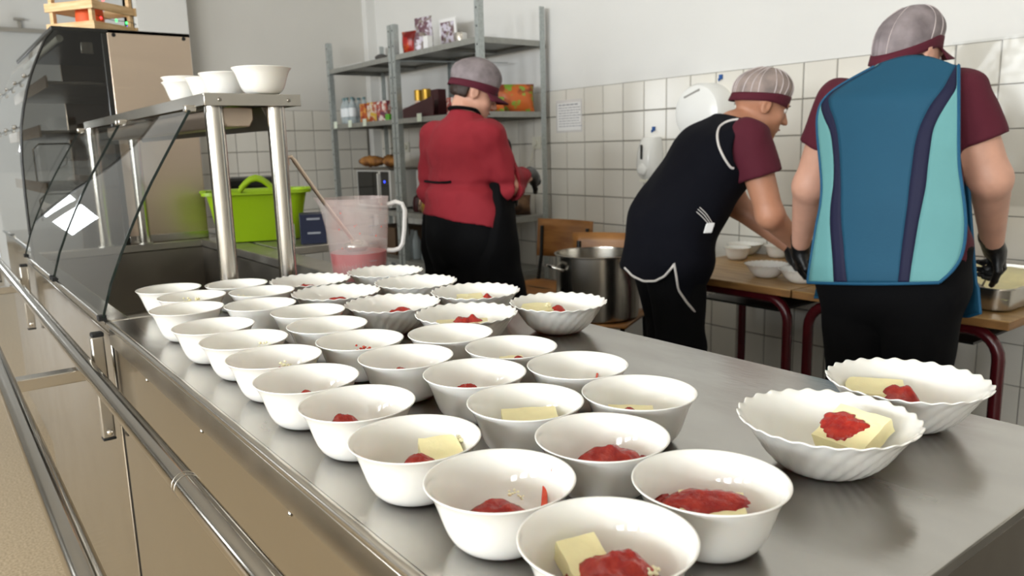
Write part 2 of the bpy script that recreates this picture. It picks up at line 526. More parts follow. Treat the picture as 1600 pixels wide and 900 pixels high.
# --- tray rails
tr = thing('tray_rail', 'pair of steel tube tray rails running along the counter front', 'tray rail', (1.7, -.15, .8))
for y in (-.214, -.080):
    MB().tube([(.05, y, .81), (5.2, y, .81)], .0155, 20).build('rail', MT['chrome'] if False else MT['steel_pol'], tr)
for x in (.955, .967):
    a = [(x, -.214 + .0158 * math.cos(w), .81 + .0158 * math.sin(w)) for w in [2 * PI * k / 16 for k in range(17)]]
    MB().tube(a, .0006, 6).build('weld_ring', MT['steel_dull'], tr)
for x in (.35, 1.715, 3.06, 4.4):
    v = MB().box(x - .011, x + .011, YF + .006, YF + .030, .645, .858).build('bracket_post', MT['steel_dull'], tr, bevel=.003)
    MB().box(x - .0115, x + .0115, YF + .0055, YF + .0305, .640, .646).build('end_cap', MT['rubber'], v, bevel=.002)
    MB().box(x - .010, x + .014, YF + .005, YF + .028, .856, .866).build('clamp', MT['rubber'], v, bevel=.003)
    MB().tube([(x - .013, YF + .02, .665), (x - .035, YF + .02, .665)], .0025, 8).sphere((x - .037, YF + .02, .665), .006, 10, 6, (.6, 1, 1)).build('clamp_screw', MT['chrome'], v)
    MB().box(x - .006, x + .030, YF + .034, -.078, .772, .796).build('cross_arm', MT['steel'], tr, bevel=.002)
# --- gantry with glass guard
gt = thing('glass_sneeze_guard', 'steel gantry shelf on tube posts with sloping glass panels', 'sneeze guard', (2.3, -.55, CZ))
for x in (1.707, 3.130):
    for y in (-.515, -.648):
        p = MB().tube([(x, y, CZ), (x, y, 1.316)], .0195, 24).build('post', MT['steel'], gt)
        MB().tube([(x, y, CZ), (x, y, CZ + .006)], .027, 24).build('flange', MT['steel_dull'], p)
MB().box(1.665, 3.09, -.484, -.690, 1.330, 1.336).build('shelf_board', MT['steel'], gt, bevel=.001)
e = MB()
e.box(1.665, 3.09, -.484, -.488, 1.312, 1.331); e.box(1.665, 3.09, -.686, -.690, 1.312, 1.331)
e.build('shelf_lip', MT['steel'], gt, smooth=False)
el = MB().box(1.661, 1.665, -.484, -.690, 1.311, 1.336).build('end_lip', MT['steel'], gt, bevel=.001)
for y in (-.515, -.662):
    MB().sphere((1.660, y, 1.323), .004, 8, 6, (.5, 1, 1)).build('screw', MT['steel_dark'], el)
lh = MB()
q = [(-.575 + .035 * sx * (1 if abs(sx) == 1 else 1), z) for sx, z in ((-1, 1.312), (1, 1.312), (1, 1.285), (.72, 1.270), (-.72, 1.270), (-1, 1.285))]
lh.prism(q, (1.74, 3.0), 'x').build('lamp_housing', MT['steel_warm'], gt, bevel=.003)
MB().prism([(-.625, 1.312), (-.660, 1.312), (-.648, 1.262)], (1.73, 3.0), 'x').build('deflector', MT['steel_dark'], gt)
GP = [(-.464, 1.303), (-.434, 1.255), (-.402, 1.203), (-.376, 1.160), (-.352, 1.117), (-.327, 1.068), (-.304, 1.020), (-.279, .962), (-.258, .896)]


def gpan(x0, x1):
    m = MB()
    t = .005
    n = len(GP)
    vs = []
    for x in (x0, x1):
        for y, z in GP: vs.append((x, y, z))
    m.add(vs, [(j, j + 1, n + j + 1, n + j) for j in range(n - 1)])
    return m


def gedge(x):
    m = MB()
    n = len(GP)
    vs = []
    for y, z in GP:
        vs += [(x - .0012, y + .0022, z + .0012), (x + .0012, y + .0022, z + .0012), (x + .0012, y - .0022, z - .0012), (x - .0012, y - .0022, z - .0012)]
    fs = []
    for j in range(n - 1):
        for k in range(4):
            fs.append((4 * j + k, 4 * j + (k + 1) % 4, 4 * j + 4 + (k + 1) % 4, 4 * j + 4 + k))
    fs += [(0, 1, 2, 3), (4 * n - 4, 4 * n - 3, 4 * n - 2, 4 * n - 1)]
    return m.add(vs, fs)


for x0, x1 in ((1.700, 2.395), (2.402, 3.08)):
    gp = gpan(x0, x1).build('glass_panel', MT['pane'], gt)
    gedge(x0).build('glass_rim', MT['glass_edge'], gp, smooth=False)
    gedge(x1).build('glass_rim', MT['glass_edge'], gp, smooth=False)
for x in (1.715, 2.38, 2.42, 3.06):
    MB().obox((x, -.468, 1.307), (1, 0, 0), (0, 1, 0), (0, 0, 1), .02, .022, .014).build('glass_clamp', MT['steel'], gt, bevel=.002)
    MB().box(x - .008, x + .008, -.266, -.25, .888, .900).build('glass_foot', MT['rubber'], gt, bevel=.002)

# --- tall display cabinet
CX0, CX1 = 3.155, 4.30
dc = thing('display_cabinet', 'tall steel display cabinet with curved smoked glass front at the counter end', 'display cabinet', (3.7, -.6, 0))
MB().box(CX0, CX1, YF - .03, YB, .10, CZ).build('base', MT['steel_pol'], dc, bevel=.003)
MB().box(CX0 + .02, CX1 - .02, YF - .06, YB + .05, 0, .10).build('plinth', MT['steel_dark'], dc)
sp = MB().box(CX0, CX0 + .012, -.603, -.888, CZ, 1.664).build('side_panel', MT['steel_warm'], dc, bevel=.003)
MB().box(CX0 - .001, CX0 + .013, -.603, -.888, CZ + .002, CZ + .03).build('foot_strip', MT['steel'], sp, bevel=.001)
for y in (-.625, -.865):
    MB().tube([(CX0 - .003, y, 1.645), (CX0 + .002, y, 1.645)], .007, 14).build('plug', MT['rubber'], sp)
MB().box(CX0 + .012, CX1, -.875, -.888, CZ, 1.664).build('back_panel', MT['black_frame'], dc)
MB().box(CX1 - .012, CX1, -.603, -.875, CZ, 1.664).build('side_panel', MT['steel_warm'], dc, bevel=.003)
MB().box(CX0, CX1, -.43, -.888, 1.650, 1.664).build('top_board', MT['black_frame'], dc, bevel=.002)
PR = [(-.435, 1.650), (-.410, 1.620), (-.379, 1.557), (-.354, 1.501), (-.334, 1.443), (-.318, 1.386), (-.304, 1.324), (-.292, 1.212), (-.288, 1.10), (-.286, .98), (-.285, CZ)]
fr = MB()
for a, b_ in zip(PR[:-1], PR[1:]):
    fr.tube([(CX0 + .004, a[0], a[1]), (CX0 + .004, b_[0], b_[1])], .0045, 8)
fr.build('side_frame', MT['black_frame'], dc)
poly = PR + [(-.600, CZ), (-.600, 1.650)]
MB().add([(CX0 + .004, y, z) for y, z in poly], [tuple(range(len(poly)))]).build('side_glass', MT['smoked'], dc, smooth=False)
MB().box(CX0, CX0 + .010, -.585, -.603, CZ, 1.65).build('upright', MT['black_frame'], dc, bevel=.002)
poly2 = [(y, z) for y, z in PR]
for k, (j0, j1) in enumerate(((0, 3), (3, 6), (6, 10))):
    g2 = MB(); seg = PR[j0:j1 + 1]; n = len(seg)
    g2.add([(x, y, z) for x in (CX0 + .01, CX1 - .01) for y, z in seg], [(j, j + 1, n + j + 1, n + j) for j in range(n - 1)])
    p = g2.build('front_glass', MT['pane'], dc)
    e2 = MB().tube([(CX0 + .01, seg[-1][0] + .001, seg[-1][1]), (CX1 - .01, seg[-1][0] + .001, seg[-1][1])], .003, 6).build('seam', MT['glass_edge'], p)
    if k < 2:
        for x in (CX0 + .10, CX0 + .42, CX0 + .75, CX0 + 1.05):
            MB().tube([(x - .02, seg[-1][0] + .012, seg[-1][1] + .002), (x - .008, seg[-1][0] + .012, seg[-1][1] + .002), (x + .008, seg[-1][0] + .012, seg[-1][1] + .002), (x + .02, seg[-1][0] + .012, seg[-1][1] + .002)], [.004, .008, .008, .004], 12).build('hinge_clip', MT['chrome'], p)
for z in (1.10, 1.30, 1.47):
    s_ = MB().box(CX0 + .03, CX1 - .03, -.40 if z > 1.4 else -.36, -.86, z, z + .012).build('shelf', MT['steel_dull'], dc, bevel=.003)
    MB().box(CX0 + .03, CX1 - .03, -.398 if z > 1.4 else -.358, -.404 if z > 1.4 else -.364, z - .01, z + .03).build('price_rail', MT['steel_warm'], s_)
MB().tube([(CX0 + .05, -.46, 1.63), (CX1 - .05, -.46, 1.63)], .012, 12).build('lamp_tube', MT['cream_plastic'], dc)
MB().box(CX0 + .03, CX0 + .036, -.52, -.56, 1.58, 1.62).build('thermometer', MT['steel'], dc, bevel=.002)
for y0, y1, z0, z1 in ((-.36, -.50, .98, 1.08), (-.36, -.50, 1.13, 1.27)):
    a = [(CX0 + .30, y0, z0), (CX0 + .30, y0, z1 - .02), (CX0 + .30, y0 - .02, z1), (CX0 + .30, y1 + .02, z1), (CX0 + .30, y1, z1 - .02), (CX0 + .30, y1, z0)]
    MB().tube(a, .003, 8).build('wire_rack', MT['steel'], dc)

# crate on the cabinet
cr = thing('wooden_crate', 'small pine slat crate with coloured string lights on top of the cabinet', 'crate', (3.42, -.61, 1.664), math.radians(35))
cs, hh = .105, .0
for sx in (-1, 1):
    for sy in (-1, 1):
        MB().box(sx * .092 - .008, sx * .092 + .008, sy * .092 - .008, sy * .092 + .008, 0, .235).build('corner_post', MT['pine'], cr, smooth=False, bevel=.001, local=True)
for z in (.015, .088, .162):
    for s in (-1, 1):
        MB().box(-cs - .008, cs + .008, s * .104 - .004, s * .104 + .004, z, z + .03).build('slat', MT['pine'], cr, smooth=False, bevel=.001, local=True)
        MB().box(s * .104 - .004, s * .104 + .004, -cs + .001, cs - .001, z, z + .03).build('slat', MT['pine'], cr, smooth=False, bevel=.001, local=True)
MB().box(-.09, .09, -.09, .09, .005, .012).build('floor_board', MT['pine'], cr, smooth=False, local=True)
MT['orange'] = mat('orange_felt', '#d8531d', .6, bump=.05, bscale=80)
pk = tag(MB().lathe([(0, .002), (.03, .002), (.045, .02), (.05, .05), (.047, .09), (.046, .092), (.043, .09), (.0, .085)], 28, (3.41, -.60, 1.678)).build('orange_pot', MT['orange']), 'small orange pot standing inside the pine crate', 'pot')
lc = [('red', '#ff3030'), ('green', '#38e060'), ('green', '#38e060'), ('blue', '#4050ff'), ('blue', '#5a40ff'), ('red', '#ff4040'), ('violet', '#b060ff')]
for i, ((cn, hx), (x, y, z)) in enumerate(zip(lc, ((-.11, .07, .058), (-.112, .0, .058), (-.112, -.05, .056), (-.06, -.112, .055), (.0, -.112, .13), (-.108, .05, .125), (.06, -.112, .125)))):
    MT['led_' + str(i)] = mat('fairy_light_' + cn, hx, .3, emis=hx, es=6)
    mm = MB()
    for k in range(5):
        w = 2 * PI * k / 5
        mm.tube([(x, y, z), (x - .001, y + .006 * math.cos(w), z + .006 * math.sin(w))], [.0022, .0008], 5)
    mm.build('fairy_light', MT['led_' + str(i)], cr, local=True)
MB().tube([(-.11, .09, .065), (-.113, .02, .056), (-.113, -.06, .062), (-.10, -.113, .06), (-.02, -.114, .052), (.05, -.114, .06), (.1, -.112, .054)], .0012, 5).build('light_string', MT['rubber'], cr, local=True)

# ------------------------------------------------------------------ bowls
SMALL_P = [(0, 0), (.026, 0), (.0275, -.0000), (.0330, .0012), (.0375, .0040), (.0420, .0090), (.0455, .0155), (.0482, .0230), (.0510, .0320), (.0540, .0410), (.0577, .0490), (.0612, .0535), (.0623, .0548),
           (.0620, .0556), (.0605, .0552), (.0570, .0510), (.0530, .0435), (.0495, .0340), (.0465, .0245), (.0435, .0165), (.0395, .0100), (.0345, .0058), (.0280, .0040), (0, .0036)]
SMALL_IN = sorted([(r, z) for r, z in SMALL_P[13:]])


def inner_z(r, tab):
    for (a, za), (b_, zb) in zip(tab[:-1], tab[1:]):
        if a <= r <= b_: return za + (zb - za) * (r - a) / max(b_ - a, 1e-9)
    return tab[-1][1]


sb = MB().lathe(SMALL_P, 72)
SMALL = sb.mesh('plain_bowl'); SMALL.materials.append(MT['opal'])
BIG_P = [(0, 0), (.032, 0), (.0335, .0), (.0385, .0015), (.0450, .0050), (.0520, .0105), (.0580, .0170), (.0635, .0245), (.0690, .0330), (.0745, .0415), (.0800, .0480), (.0838, .0510), (.0848, .0520),
         (.0842, .0530), (.0825, .0525), (.0780, .0485), (.0725, .0420), (.0668, .0335), (.0610, .0250), (.0555, .0178), (.0495, .0115), (.0430, .0070), (.0350, .0045), (0, .0038)]
BIG_IN = sorted([(r, z) for r, z in BIG_P[13:]])
NS = 26


def big_bowl_mesh():
    n = NS * 8
    m = len(BIG_P)
    vs, fs = [], []
    for k in range(n):
        w = 2 * PI * k / n
        for j, (r, z) in enumerate(BIG_P):
            outer = j < 13
            t = min(1, z / .052)
            rim = max(0, (t - .72) / .28)
            tw = w + 0.55 * (1 - t)
            sc_ = 1 - abs(math.sin(NS / 2 * tw))            # cusped flutes
            fl = (-.0028 if outer else -.0004) * sc_ * math.sin(PI * min(1, max(0, (t - .03) / .97)) * .85 + .25) if r > .034 else 0
            wv = math.cos(NS * w)
            rr = r + fl + .0011 * rim * wv
            zz = z + .0011 * rim * wv
            vs.append((rr * math.cos(w), rr * math.sin(w), zz))
    for k in range(n):
        k2 = (k + 1) % n
        for j in range(m - 1):
            fs.append((k * m + j, k2 * m + j, k2 * m + j + 1, k * m + j + 1))
    mb = MB().add(vs, fs)
    me = mb.mesh('scalloped_bowl'); me.materials.append(MT['opal'])
    return me


BIG = big_bowl_mesh()
import bmesh as _bmesh
for me in (SMALL, BIG):
    b_ = _bmesh.new(); b_.from_mesh(me); _bmesh.ops.remove_doubles(b_, verts=b_.verts, dist=1e-6); _bmesh.ops.recalc_face_normals(b_, faces=b_.faces); b_.to_mesh(me); b_.free()
    me.polygons.foreach_set('use_smooth', [True] * len(me.polygons))

POS_S = [(0.3533, -0.3430), (0.4787, -0.3441), (0.3666, -0.4699), (0.6040, -0.3380), (0.4920, -0.4716), (0.7345, -0.3432), (0.6171, -0.4801), (0.5589, -0.5916), (0.8598, -0.3383), (0.7408, -0.5006), (0.6824, -0.6136), (0.9849, -0.3454), (0.8637, -0.4762), (0.8076, -0.6067), (1.1103, -0.3474), (0.9891, -0.4727), (0.9318, -0.5896), (1.2355, -0.3408), (1.1143, -0.4788), (1.4159, -0.3484), (1.2380, -0.4993), (1.3567, -0.4590), (1.6620, -0.3780), (1.5360, -0.3890), (1.4885, -0.5091), (1.6135, -0.4999)]
POS_B = [(0.3890, -0.6760), (0.3960, -0.8500), (1.0043, -0.8598), (1.0406, -0.6912), (1.1957, -0.8169), (1.2066, -0.6449), (1.3730, -0.7900), (1.5460, -0.8120), (1.3840, -0.6180), (1.5620, -0.6400)]
ROWS = 'rows of bowls on the steel counter'
EMPTY_L = 'plain white opal glass bowl without visible puree in the far rows on the counter'
LAB_S = ['plain white bowl of curd slab and puree with curd crumbs, nearest the counter end',
         'plain white bowl with red drip streaked down its inner wall and crumbs',
         'plain white bowl with red puree pooled all over its curd slab',
         'plain white bowl with curd slab, crumbled edge and puree beside it',
         'plain white bowl with broad flat mound of red puree',
         'plain white bowl at the counter front with low red puree mound and no curd',
         'plain white bowl with bare curd slab and no puree',
         'plain white bowl with tiny dab of puree on pale curd film',
         'plain white bowl with red dot at the front row, behind the curdless puree bowl',
         'plain white bowl with low puree mound between bare curd and empty bowls',
         'plain white bowl with thin orange smear up its wall',
         'plain white bowl with curd crumbs and two red specks in the front row',
         'plain white bowl with thin sliver of puree in the middle row',
         'plain white bowl with puree sliver beside cream, nearest the scalloped bowls',
         'plain white bowl with pink streak and yellow crumbs in the front row',
         'plain white bowl with orange crumble and red spot on its wall', 'empty looking plain white bowl touching the scalloped bowl with long puree mound', 'empty looking plain white bowl in the front row behind the pink streak bowl', 'empty looking plain white bowl behind the orange crumble bowl', 'plain white bowl with faint yellow film in the front row',
         'empty looking plain white bowl between two scalloped bowls and the middle row', 'empty looking plain white bowl in the second row near the scalloped bowls', 'plain white bowl standing over the counter joint at the glass guard foot', 'plain white bowl with pale yellow crumble near the glass guard', 'plain white bowl with small curd crumble beside the gantry posts', 'plain white bowl with one red speck, in front of the gantry post']
for i, (x, y) in enumerate(POS_S):
    o = bpy.data.objects.new('plain_bowl', SMALL); COL.objects.link(o)
    o.location = (x, y, CZ + .0004); o.rotation_euler.z = random.uniform(0, 6)
    tag(o, LAB_S[i], 'bowl', ROWS)
SCE = 'white scalloped opal bowl without visible puree behind the others'
LAB_B = ['white scalloped bowl with tilted curd slab smeared with puree', 'white scalloped bowl with flat curd slab and wedge of puree at its side',
         'white scalloped bowl with curd and one red dab, standing alone at the back edge', 'white scalloped bowl with long red puree mound beside the plain bowls',
         'white scalloped bowl with broken curd and puree bits', 'white scalloped bowl with dark red puree mound in the middle of the scalloped group', 'white scalloped bowl without visible puree between the jug bowl and the broken curd bowl', 'white scalloped bowl without visible puree in front of the measuring jug',
         'white scalloped bowl with small puree sliver next to the plain bowls', 'white scalloped bowl with thin flat puree, nearest the gantry posts']
for i, (x, y) in enumerate(POS_B):
    o = bpy.data.objects.new('scalloped_bowl', BIG); COL.objects.link(o)
    o.location = (x, y, CZ + .0004); o.rotation_euler.z = random.uniform(0, 6)
    tag(o, LAB_B[i], 'bowl', 'scalloped bowls on the steel counter')
SHELF_B = [(1.69, -.618, 0), (1.832, -.590, 0), (1.960, -.594, 0), (2.088, -.572, 0), (2.088, -.572, .012)]
LAB_H = ['empty plain white bowl at the end of the gantry shelf', 'empty plain white bowl second from the gantry shelf end', 'empty plain white bowl third from the gantry shelf end', 'lower of two nested plain white bowls on the gantry shelf', 'upper of two nested plain white bowls on the gantry shelf']
for (x, y, dz), lb in zip(SHELF_B, LAB_H):
    o = bpy.data.objects.new('plain_bowl', SMALL); COL.objects.link(o)
    o.location = (x, y, 1.3363 + dz)
    tag(o, lb, 'bowl', 'bowls on the gantry shelf')

# ------------------------------------------------------------------ what is in the bowls
def vnoise(p, s=1.0):
    return mnoise.noise(Vector(p) * s)


def bowl_of(name):
    k = int(name[1:]) - 1
    return (POS_S[k], SMALL_IN) if name[0] == 'S' else (POS_B[k], BIG_IN)


def seat(px, py, bx, by, vo):
    """the point of a pixel's ray that lies vo metres beyond a bowl's middle, seen from the camera"""
    v = Vector((bx, by)).normalized()
    d = ray(px, py)
    t = (bx * v.x + by * v.y + vo) / (d.x * v.x + d.y * v.y)
    return Vector((0, 0, CAM_H)) + d * t


def blob(bowl, px, py, wpx, vo, rat=.55, seed=0, rot=0.0, base=None):
    """a puree mound resting in a bowl: pixel of its crest, width in pixels, crest height above the counter"""
    (bx, by), tab = bowl_of(bowl)
    c = seat(px, py, bx, by, vo)
    top = c.z - CZ
    dep = (c - Vector((0, 0, CAM_H))).dot(_fw)
    rx = min(max(wpx * dep / F_PX / 2 * 1.5, .018 if tab is SMALL_IN else .021), .044 if tab is SMALL_IN else .05)
    ry = max(rx * rat, .018)
    a = math.atan2(c.y, c.x) - PI / 2 + rot                # local x runs across the view
    ca, sa = math.cos(a), math.sin(a)
    nr, na = 14, 44
    vs, fs = [], []
    zb = base if base is not None else .004
    for j in range(nr + 1):
        q = j / nr
        for k in range(na):
            w = 2 * PI * k / na
            e = 1 + .16 * vnoise((math.cos(w) * 1.3 + seed * 3.1, math.sin(w) * 1.3, seed), 1) + .07 * vnoise((math.cos(w) * 4 + seed, math.sin(w) * 4, 2), 1)
            lx, ly = math.cos(w) * rx * q * e, math.sin(w) * ry * q * e
            x, y = c.x + lx * ca - ly * sa, c.y + lx * sa + ly * ca
            r = math.hypot(x - bx, y - by)
            lim = .047 if tab is SMALL_IN else .066
            if r > lim:
                x, y = bx + (x - bx) * lim / r, by + (y - by) * lim / r; r = lim
            dome = (1 - q ** 2.6) ** .75
            z = zb + (top - zb) * dome * (1 + .14 * vnoise((x * 90 + seed, y * 90, 0), 1)) + .0008 * vnoise((x * 500, y * 500, seed), 1)
            z = max(z, inner_z(r, tab) + (.0006 if q > .97 else .0014))
            vs.append((x, y, CZ + z))
    for j in range(nr):
        for k in range(na):
            k2 = (k + 1) % na
            fs.append((j * na + k, j * na + k2, (j + 1) * na + k2, (j + 1) * na + k))
    return MB().add(vs, fs)


def place(mb, name, m, label, cat, group, sharp=True):
    n = len(mb.v)
    c = Vector((sum(v[0] for v in mb.v) / n, sum(v[1] for v in mb.v) / n, min(v[2] for v in mb.v)))
    me = mb.mesh(name, c); me.materials.append(m)
    o = bpy.data.objects.new(name, me); COL.objects.link(o); o.location = c
    finish(o, True, weld=True, sharp=sharp)
    return tag(o, label, cat, group)


PUREE = [('S1', 966, 869, 125, .033, 'thick red strawberry puree spooned over the curd slab nearest the counter end', .6), ('S2', 776, 785, 84, .024, 'red puree mound in the bowl with the dripped wall', .6),
         ('S3', 1095, 768, 120, .031, 'glossy red puree covering a curd slab and pooling to the bowl wall', .5), ('S4', 655, 711, 60, .026, 'red puree dollop leaning on the curd slab with crumbled edge', .6), ('S5', 955, 700, 100, .027, 'broad flat red puree mound filling a plain bowl', .55),
         ('S6', 537, 651, 50, .021, 'low red puree mound alone in a plain front row bowl', .6), ('S8', 983, 639, 28, .019, 'tiny red puree dab on pale curd film', .7), ('S9', 478, 613, 30, .019, 'small red puree dot behind the curdless puree bowl', .7),
         ('S10', 728, 602, 44, .020, 'low puree mound between the bare curd bowl and the empty ones', .6), ('S13', 630, 575, 34, .019, 'thin sliver of puree in the middle row of plain bowls', .6), ('S14', 812, 559, 34, .019, 'puree sliver beside cream near the scalloped bowls', .6),
         ('S12', 440, 575, 24, .019, 'red puree specks under curd crumbs in the front row', .7), ('S26', 350, 453, 18, .017, 'single red puree speck in front of the gantry post', .7),
         ('B2', 1408, 602, 52, .026, 'wedge of dark red puree beside the flat curd slab', .55), ('B3', 872, 478, 22, .024, 'single red puree dab in the lone scalloped bowl', .7),
         ('B4', 730, 494, 56, .024, 'long red puree mound in a scalloped bowl', .45), ('B5', 762, 461, 26, .026, 'red puree bits on broken curd', .6), ('B6', 627, 481, 40, .022, 'dark red puree mound in the middle scalloped bowl', .5),
         ('B9', 527, 464, 34, .020, 'small puree sliver in the scalloped bowl next to plain bowls', .5), ('B10', 478, 444, 36, .019, 'thin flat puree in the scalloped bowl by the gantry posts', .5)]
VO = {'S1': .0, 'S2': .006, 'S3': .016, 'S4': -.004, 'S5': .010, 'B2': .006}
for i, (bn, x, y, w, top, lb, rat) in enumerate(PUREE):
    place(blob(bn, x, y, w, VO.get(bn, .008), rat, i), 'strawberry_puree', MT['puree'], lb, 'puree', 'puree portions in the bowls', False)


SV = {'S1': .014, 'S3': .0, 'S4': .016, 'S7': .012, 'B1': .010, 'B2': .016}


def slab(bowl, px, py, wpx, dpt, h, zc, yaw=0.0, tilt=0.0, roll=0.0, seed=0):
    (bx, by), tab = bowl_of(bowl)
    c = seat(px, py, bx, by, SV.get(bowl, .012))
    dep = (c - Vector((0, 0, CAM_H))).dot(_fw)
    w = wpx * dep / F_PX
    a = math.atan2(c.y, c.x) - PI / 2 + yaw
    R = Matrix.Rotation(a, 3, 'Z') @ Matrix.Rotation(tilt, 3, 'X') @ Matrix.Rotation(roll, 3, 'Y')
    m = MB()
    nx, ny, nz = 8, 6, 4

    def P(u, v, t):
        p = Vector(((u - .5) * w, (v - .5) * dpt, (t - .5) * h))
        for ax, s in ((0, w), (1, dpt), (2, h)):
            pass
        p += Vector((vnoise((u * 3 + seed, v * 3, t * 2)), vnoise((u * 3, v * 3 + seed, t * 2 + 5)), vnoise((u * 3 + 9, v * 3, t * 2 + seed)))) * .0013
        q = c + R @ p
        r = math.hypot(q.x - bx, q.y - by)
        lim = .046 if tab is SMALL_IN else .066
        if r > lim: q.x, q.y = bx + (q.x - bx) * lim / r, by + (q.y - by) * lim / r
        q.z = max(q.z, CZ + inner_z(min(r, lim), tab) + .0008)
        return q
    m.grid(lambda u, v: P(u, v, 1), nx, ny); m.grid(lambda u, v: P(u, v, 0), nx, ny)
    m.grid(lambda u, v: P(u, 0, v), nx, nz); m.grid(lambda u, v: P(u, 1, v), nx, nz)
    m.grid(lambda u, v: P(0, u, v), ny, nz); m.grid(lambda u, v: P(1, u, v), ny, nz)
    return m


SLABS = [('S1', 912, 880, 66, .034, .018, .021, .45, .35, -.05, 'cut curd slab under puree in the bowl nearest the counter end'), ('S3', 1112, 797, 100, .030, .013, .016, .1, .25, 0, 'curd slab almost hidden under pooled puree'),
         ('S4', 692, 712, 70, .034, .020, .022, .15, .45, .0, 'pale curd slab leaning on the bowl wall beside a puree dollop'), ('S7', 828, 656, 86, .034, .012, .014, .1, .15, 0, 'bare pale curd slab without puree'), ('S8', 985, 645, 70, .03, .008, .010, 0, 0, 0, 'thin curd layer under a tiny puree dab'),
         ('S14', 800, 563, 36, .02, .008, .012, .2, 0, 0, 'thin cream curd piece beside a puree sliver'), ('B1', 1332, 676, 88, .050, .016, .026, -.60, .48, .0, 'tilted curd slab smeared with puree in a scalloped bowl'),
         ('B2', 1366, 610, 84, .040, .012, .020, .1, .2, 0, 'flat pale curd slab beside a puree wedge'), ('B3', 838, 485, 48, .036, .014, .019, .2, .2, 0, 'small curd slab in the lone scalloped bowl'), ('B5', 735, 467, 40, .026, .012, .018, .2, .2, 0, 'broken curd piece with puree bits in a scalloped bowl'),
         ('B4', 722, 506, 80, .03, .010, .014, 0, 0, 0, 'curd slab under the long puree mound')]
for i, (bn, x, y, w, d, h, zc, yaw, ti, ro, lb) in enumerate(SLABS):
    place(slab(bn, x, y, w, d, h, zc, yaw, ti, ro, i), 'curd_slab', MT['curd'], lb, 'curd', 'curd pieces in the bowls')


def topping(bowl, px, py, yaw, tilt, h, ox, oy, rx, ry, th, seed):
    """puree spread on a tilted slab's upper face"""
    (bx, by), tab = bowl_of(bowl)
    c = seat(px, py, bx, by, SV.get(bowl, .012))
    R = Matrix.Rotation(math.atan2(c.y, c.x) - PI / 2 + yaw, 3, 'Z') @ Matrix.Rotation(tilt, 3, 'X')
    nr, na = 12, 44
    vs = []
    for j in range(nr + 1):
        q = j / nr
        for k in range(na):
            w = 2 * PI * k / na
            e = 1 + .30 * vnoise((math.cos(w) * 1.6 + seed, math.sin(w) * 1.6, 3)) + .18 * vnoise((math.cos(w) * 5 + seed, math.sin(w) * 5, 7))
            lx, ly = ox + math.cos(w) * rx * q * e, oy + math.sin(w) * ry * q * e
            z = h / 2 + .0012 + th * (1 - q ** 3) * (1 + .35 * vnoise((lx * 140, ly * 140, seed))) - (.002 if q == 1 else 0)
            vs.append(c + R @ Vector((lx, ly, z)))
    fs = [(j * na + k, j * na + (k + 1) % na, (j + 1) * na + (k + 1) % na, (j + 1) * na + k) for j in range(nr) for k in range(na)]
    return MB().add(vs, fs)


place(topping('B1', 1332, 676, -.60, .48, .016, -.008, -.002, .0240, .0185, .003, 3), 'strawberry_puree', MT['puree'], 'red puree smeared across the tilted curd slab', 'puree', 'puree portions in the bowls', False)
place(topping('S3', 1112, 797, .1, .25, .013, -.004, .003, .0330, .0150, .0035, 8), 'strawberry_puree', MT['puree'], 'thin red puree lying on top of the pooled bowl slab', 'puree', 'puree portions in the bowls', False)


def crumble(bn, pts, m, name, label, cat, group, seed=0):
    rnd = random.Random(seed)
    mb = MB()
    for (px, py, z, r) in pts:
        (bx, by), tab = bowl_of(bn)
        c = seat(px, py, bx, by, z + rnd.uniform(-.003, .003))
        b0 = len(mb.v)
        mb.sphere(c, r, 8, 6, (1, 1, .8))
        for i in range(b0, len(mb.v)):
            v = Vector(mb.v[i]); d = v - c
            mb.v[i] = tuple(c + d * (1 + .35 * vnoise((v.x * 400, v.y * 400, v.z * 400 + seed))))
    return place(mb, name, m, label, cat, group)


def cloud(px, py, z, spx, spy, r, n, seed):
    rnd = random.Random(seed)
    return [(px + rnd.gauss(0, spx), py + rnd.gauss(0, spy), z + rnd.uniform(-.003, .003), r * rnd.uniform(.5, 1.2)) for _ in range(n)]


CR = [
    ('S4', 'crumbled curd edge of the leaning slab', cloud(716, 698, 0.026, 6, 8, .0030, 26, 1), 'crumb'),
    ('S2', 'loose curd crumbs in the bowl with the dripped wall', cloud(800, 771, 0.02, 4, 4, .0017, 6, 2) + cloud(815, 777, 0.02, 4, 2, .0012, 5, 3), 'crumb'),
    ('S1', 'curd crumbs beside puree in the bowl nearest the counter end', cloud(1012, 894, 0.0, 9, 5, .0026, 14, 4), 'crumb'),
    ('S12', 'curd crumbs with red specks in the front row', cloud(446, 571, 0.01, 6, 3, .0022, 12, 5), 'crumb'),
    ('S15', 'yellow curd crumbs under a pink streak', cloud(413, 539, 0.01, 7, 2.5, .0020, 12, 6), 'crumb'),
    ('S16', 'orange stained curd crumble', cloud(572, 545, 0.01, 9, 3, .0026, 16, 7), 'puree_thin'),
    ('S24', 'pale yellow curd crumble near the glass guard', cloud(300, 468, 0.012, 9, 2.5, .0026, 14, 8), 'curd'),
    ('S25', 'small curd crumble beside the gantry posts', cloud(383, 463, 0.012, 7, 1.5, .0020, 9, 9), 'crumb'),
    ('B3', 'white curd flakes on the lone scalloped bowl slab', cloud(858, 478, 0.008, 5, 2, .0022, 8, 10), 'crumb'),
    ('B5', 'broken curd flakes in a scalloped bowl', cloud(742, 464, 0.008, 9, 2, .0020, 10, 11), 'crumb'),
]
for i, (bn, lb, pts, mm) in enumerate(CR):
    crumble(bn, pts, MT[mm], 'curd_crumbs', lb, 'curd crumbs', 'curd crumbs in the bowls', i)


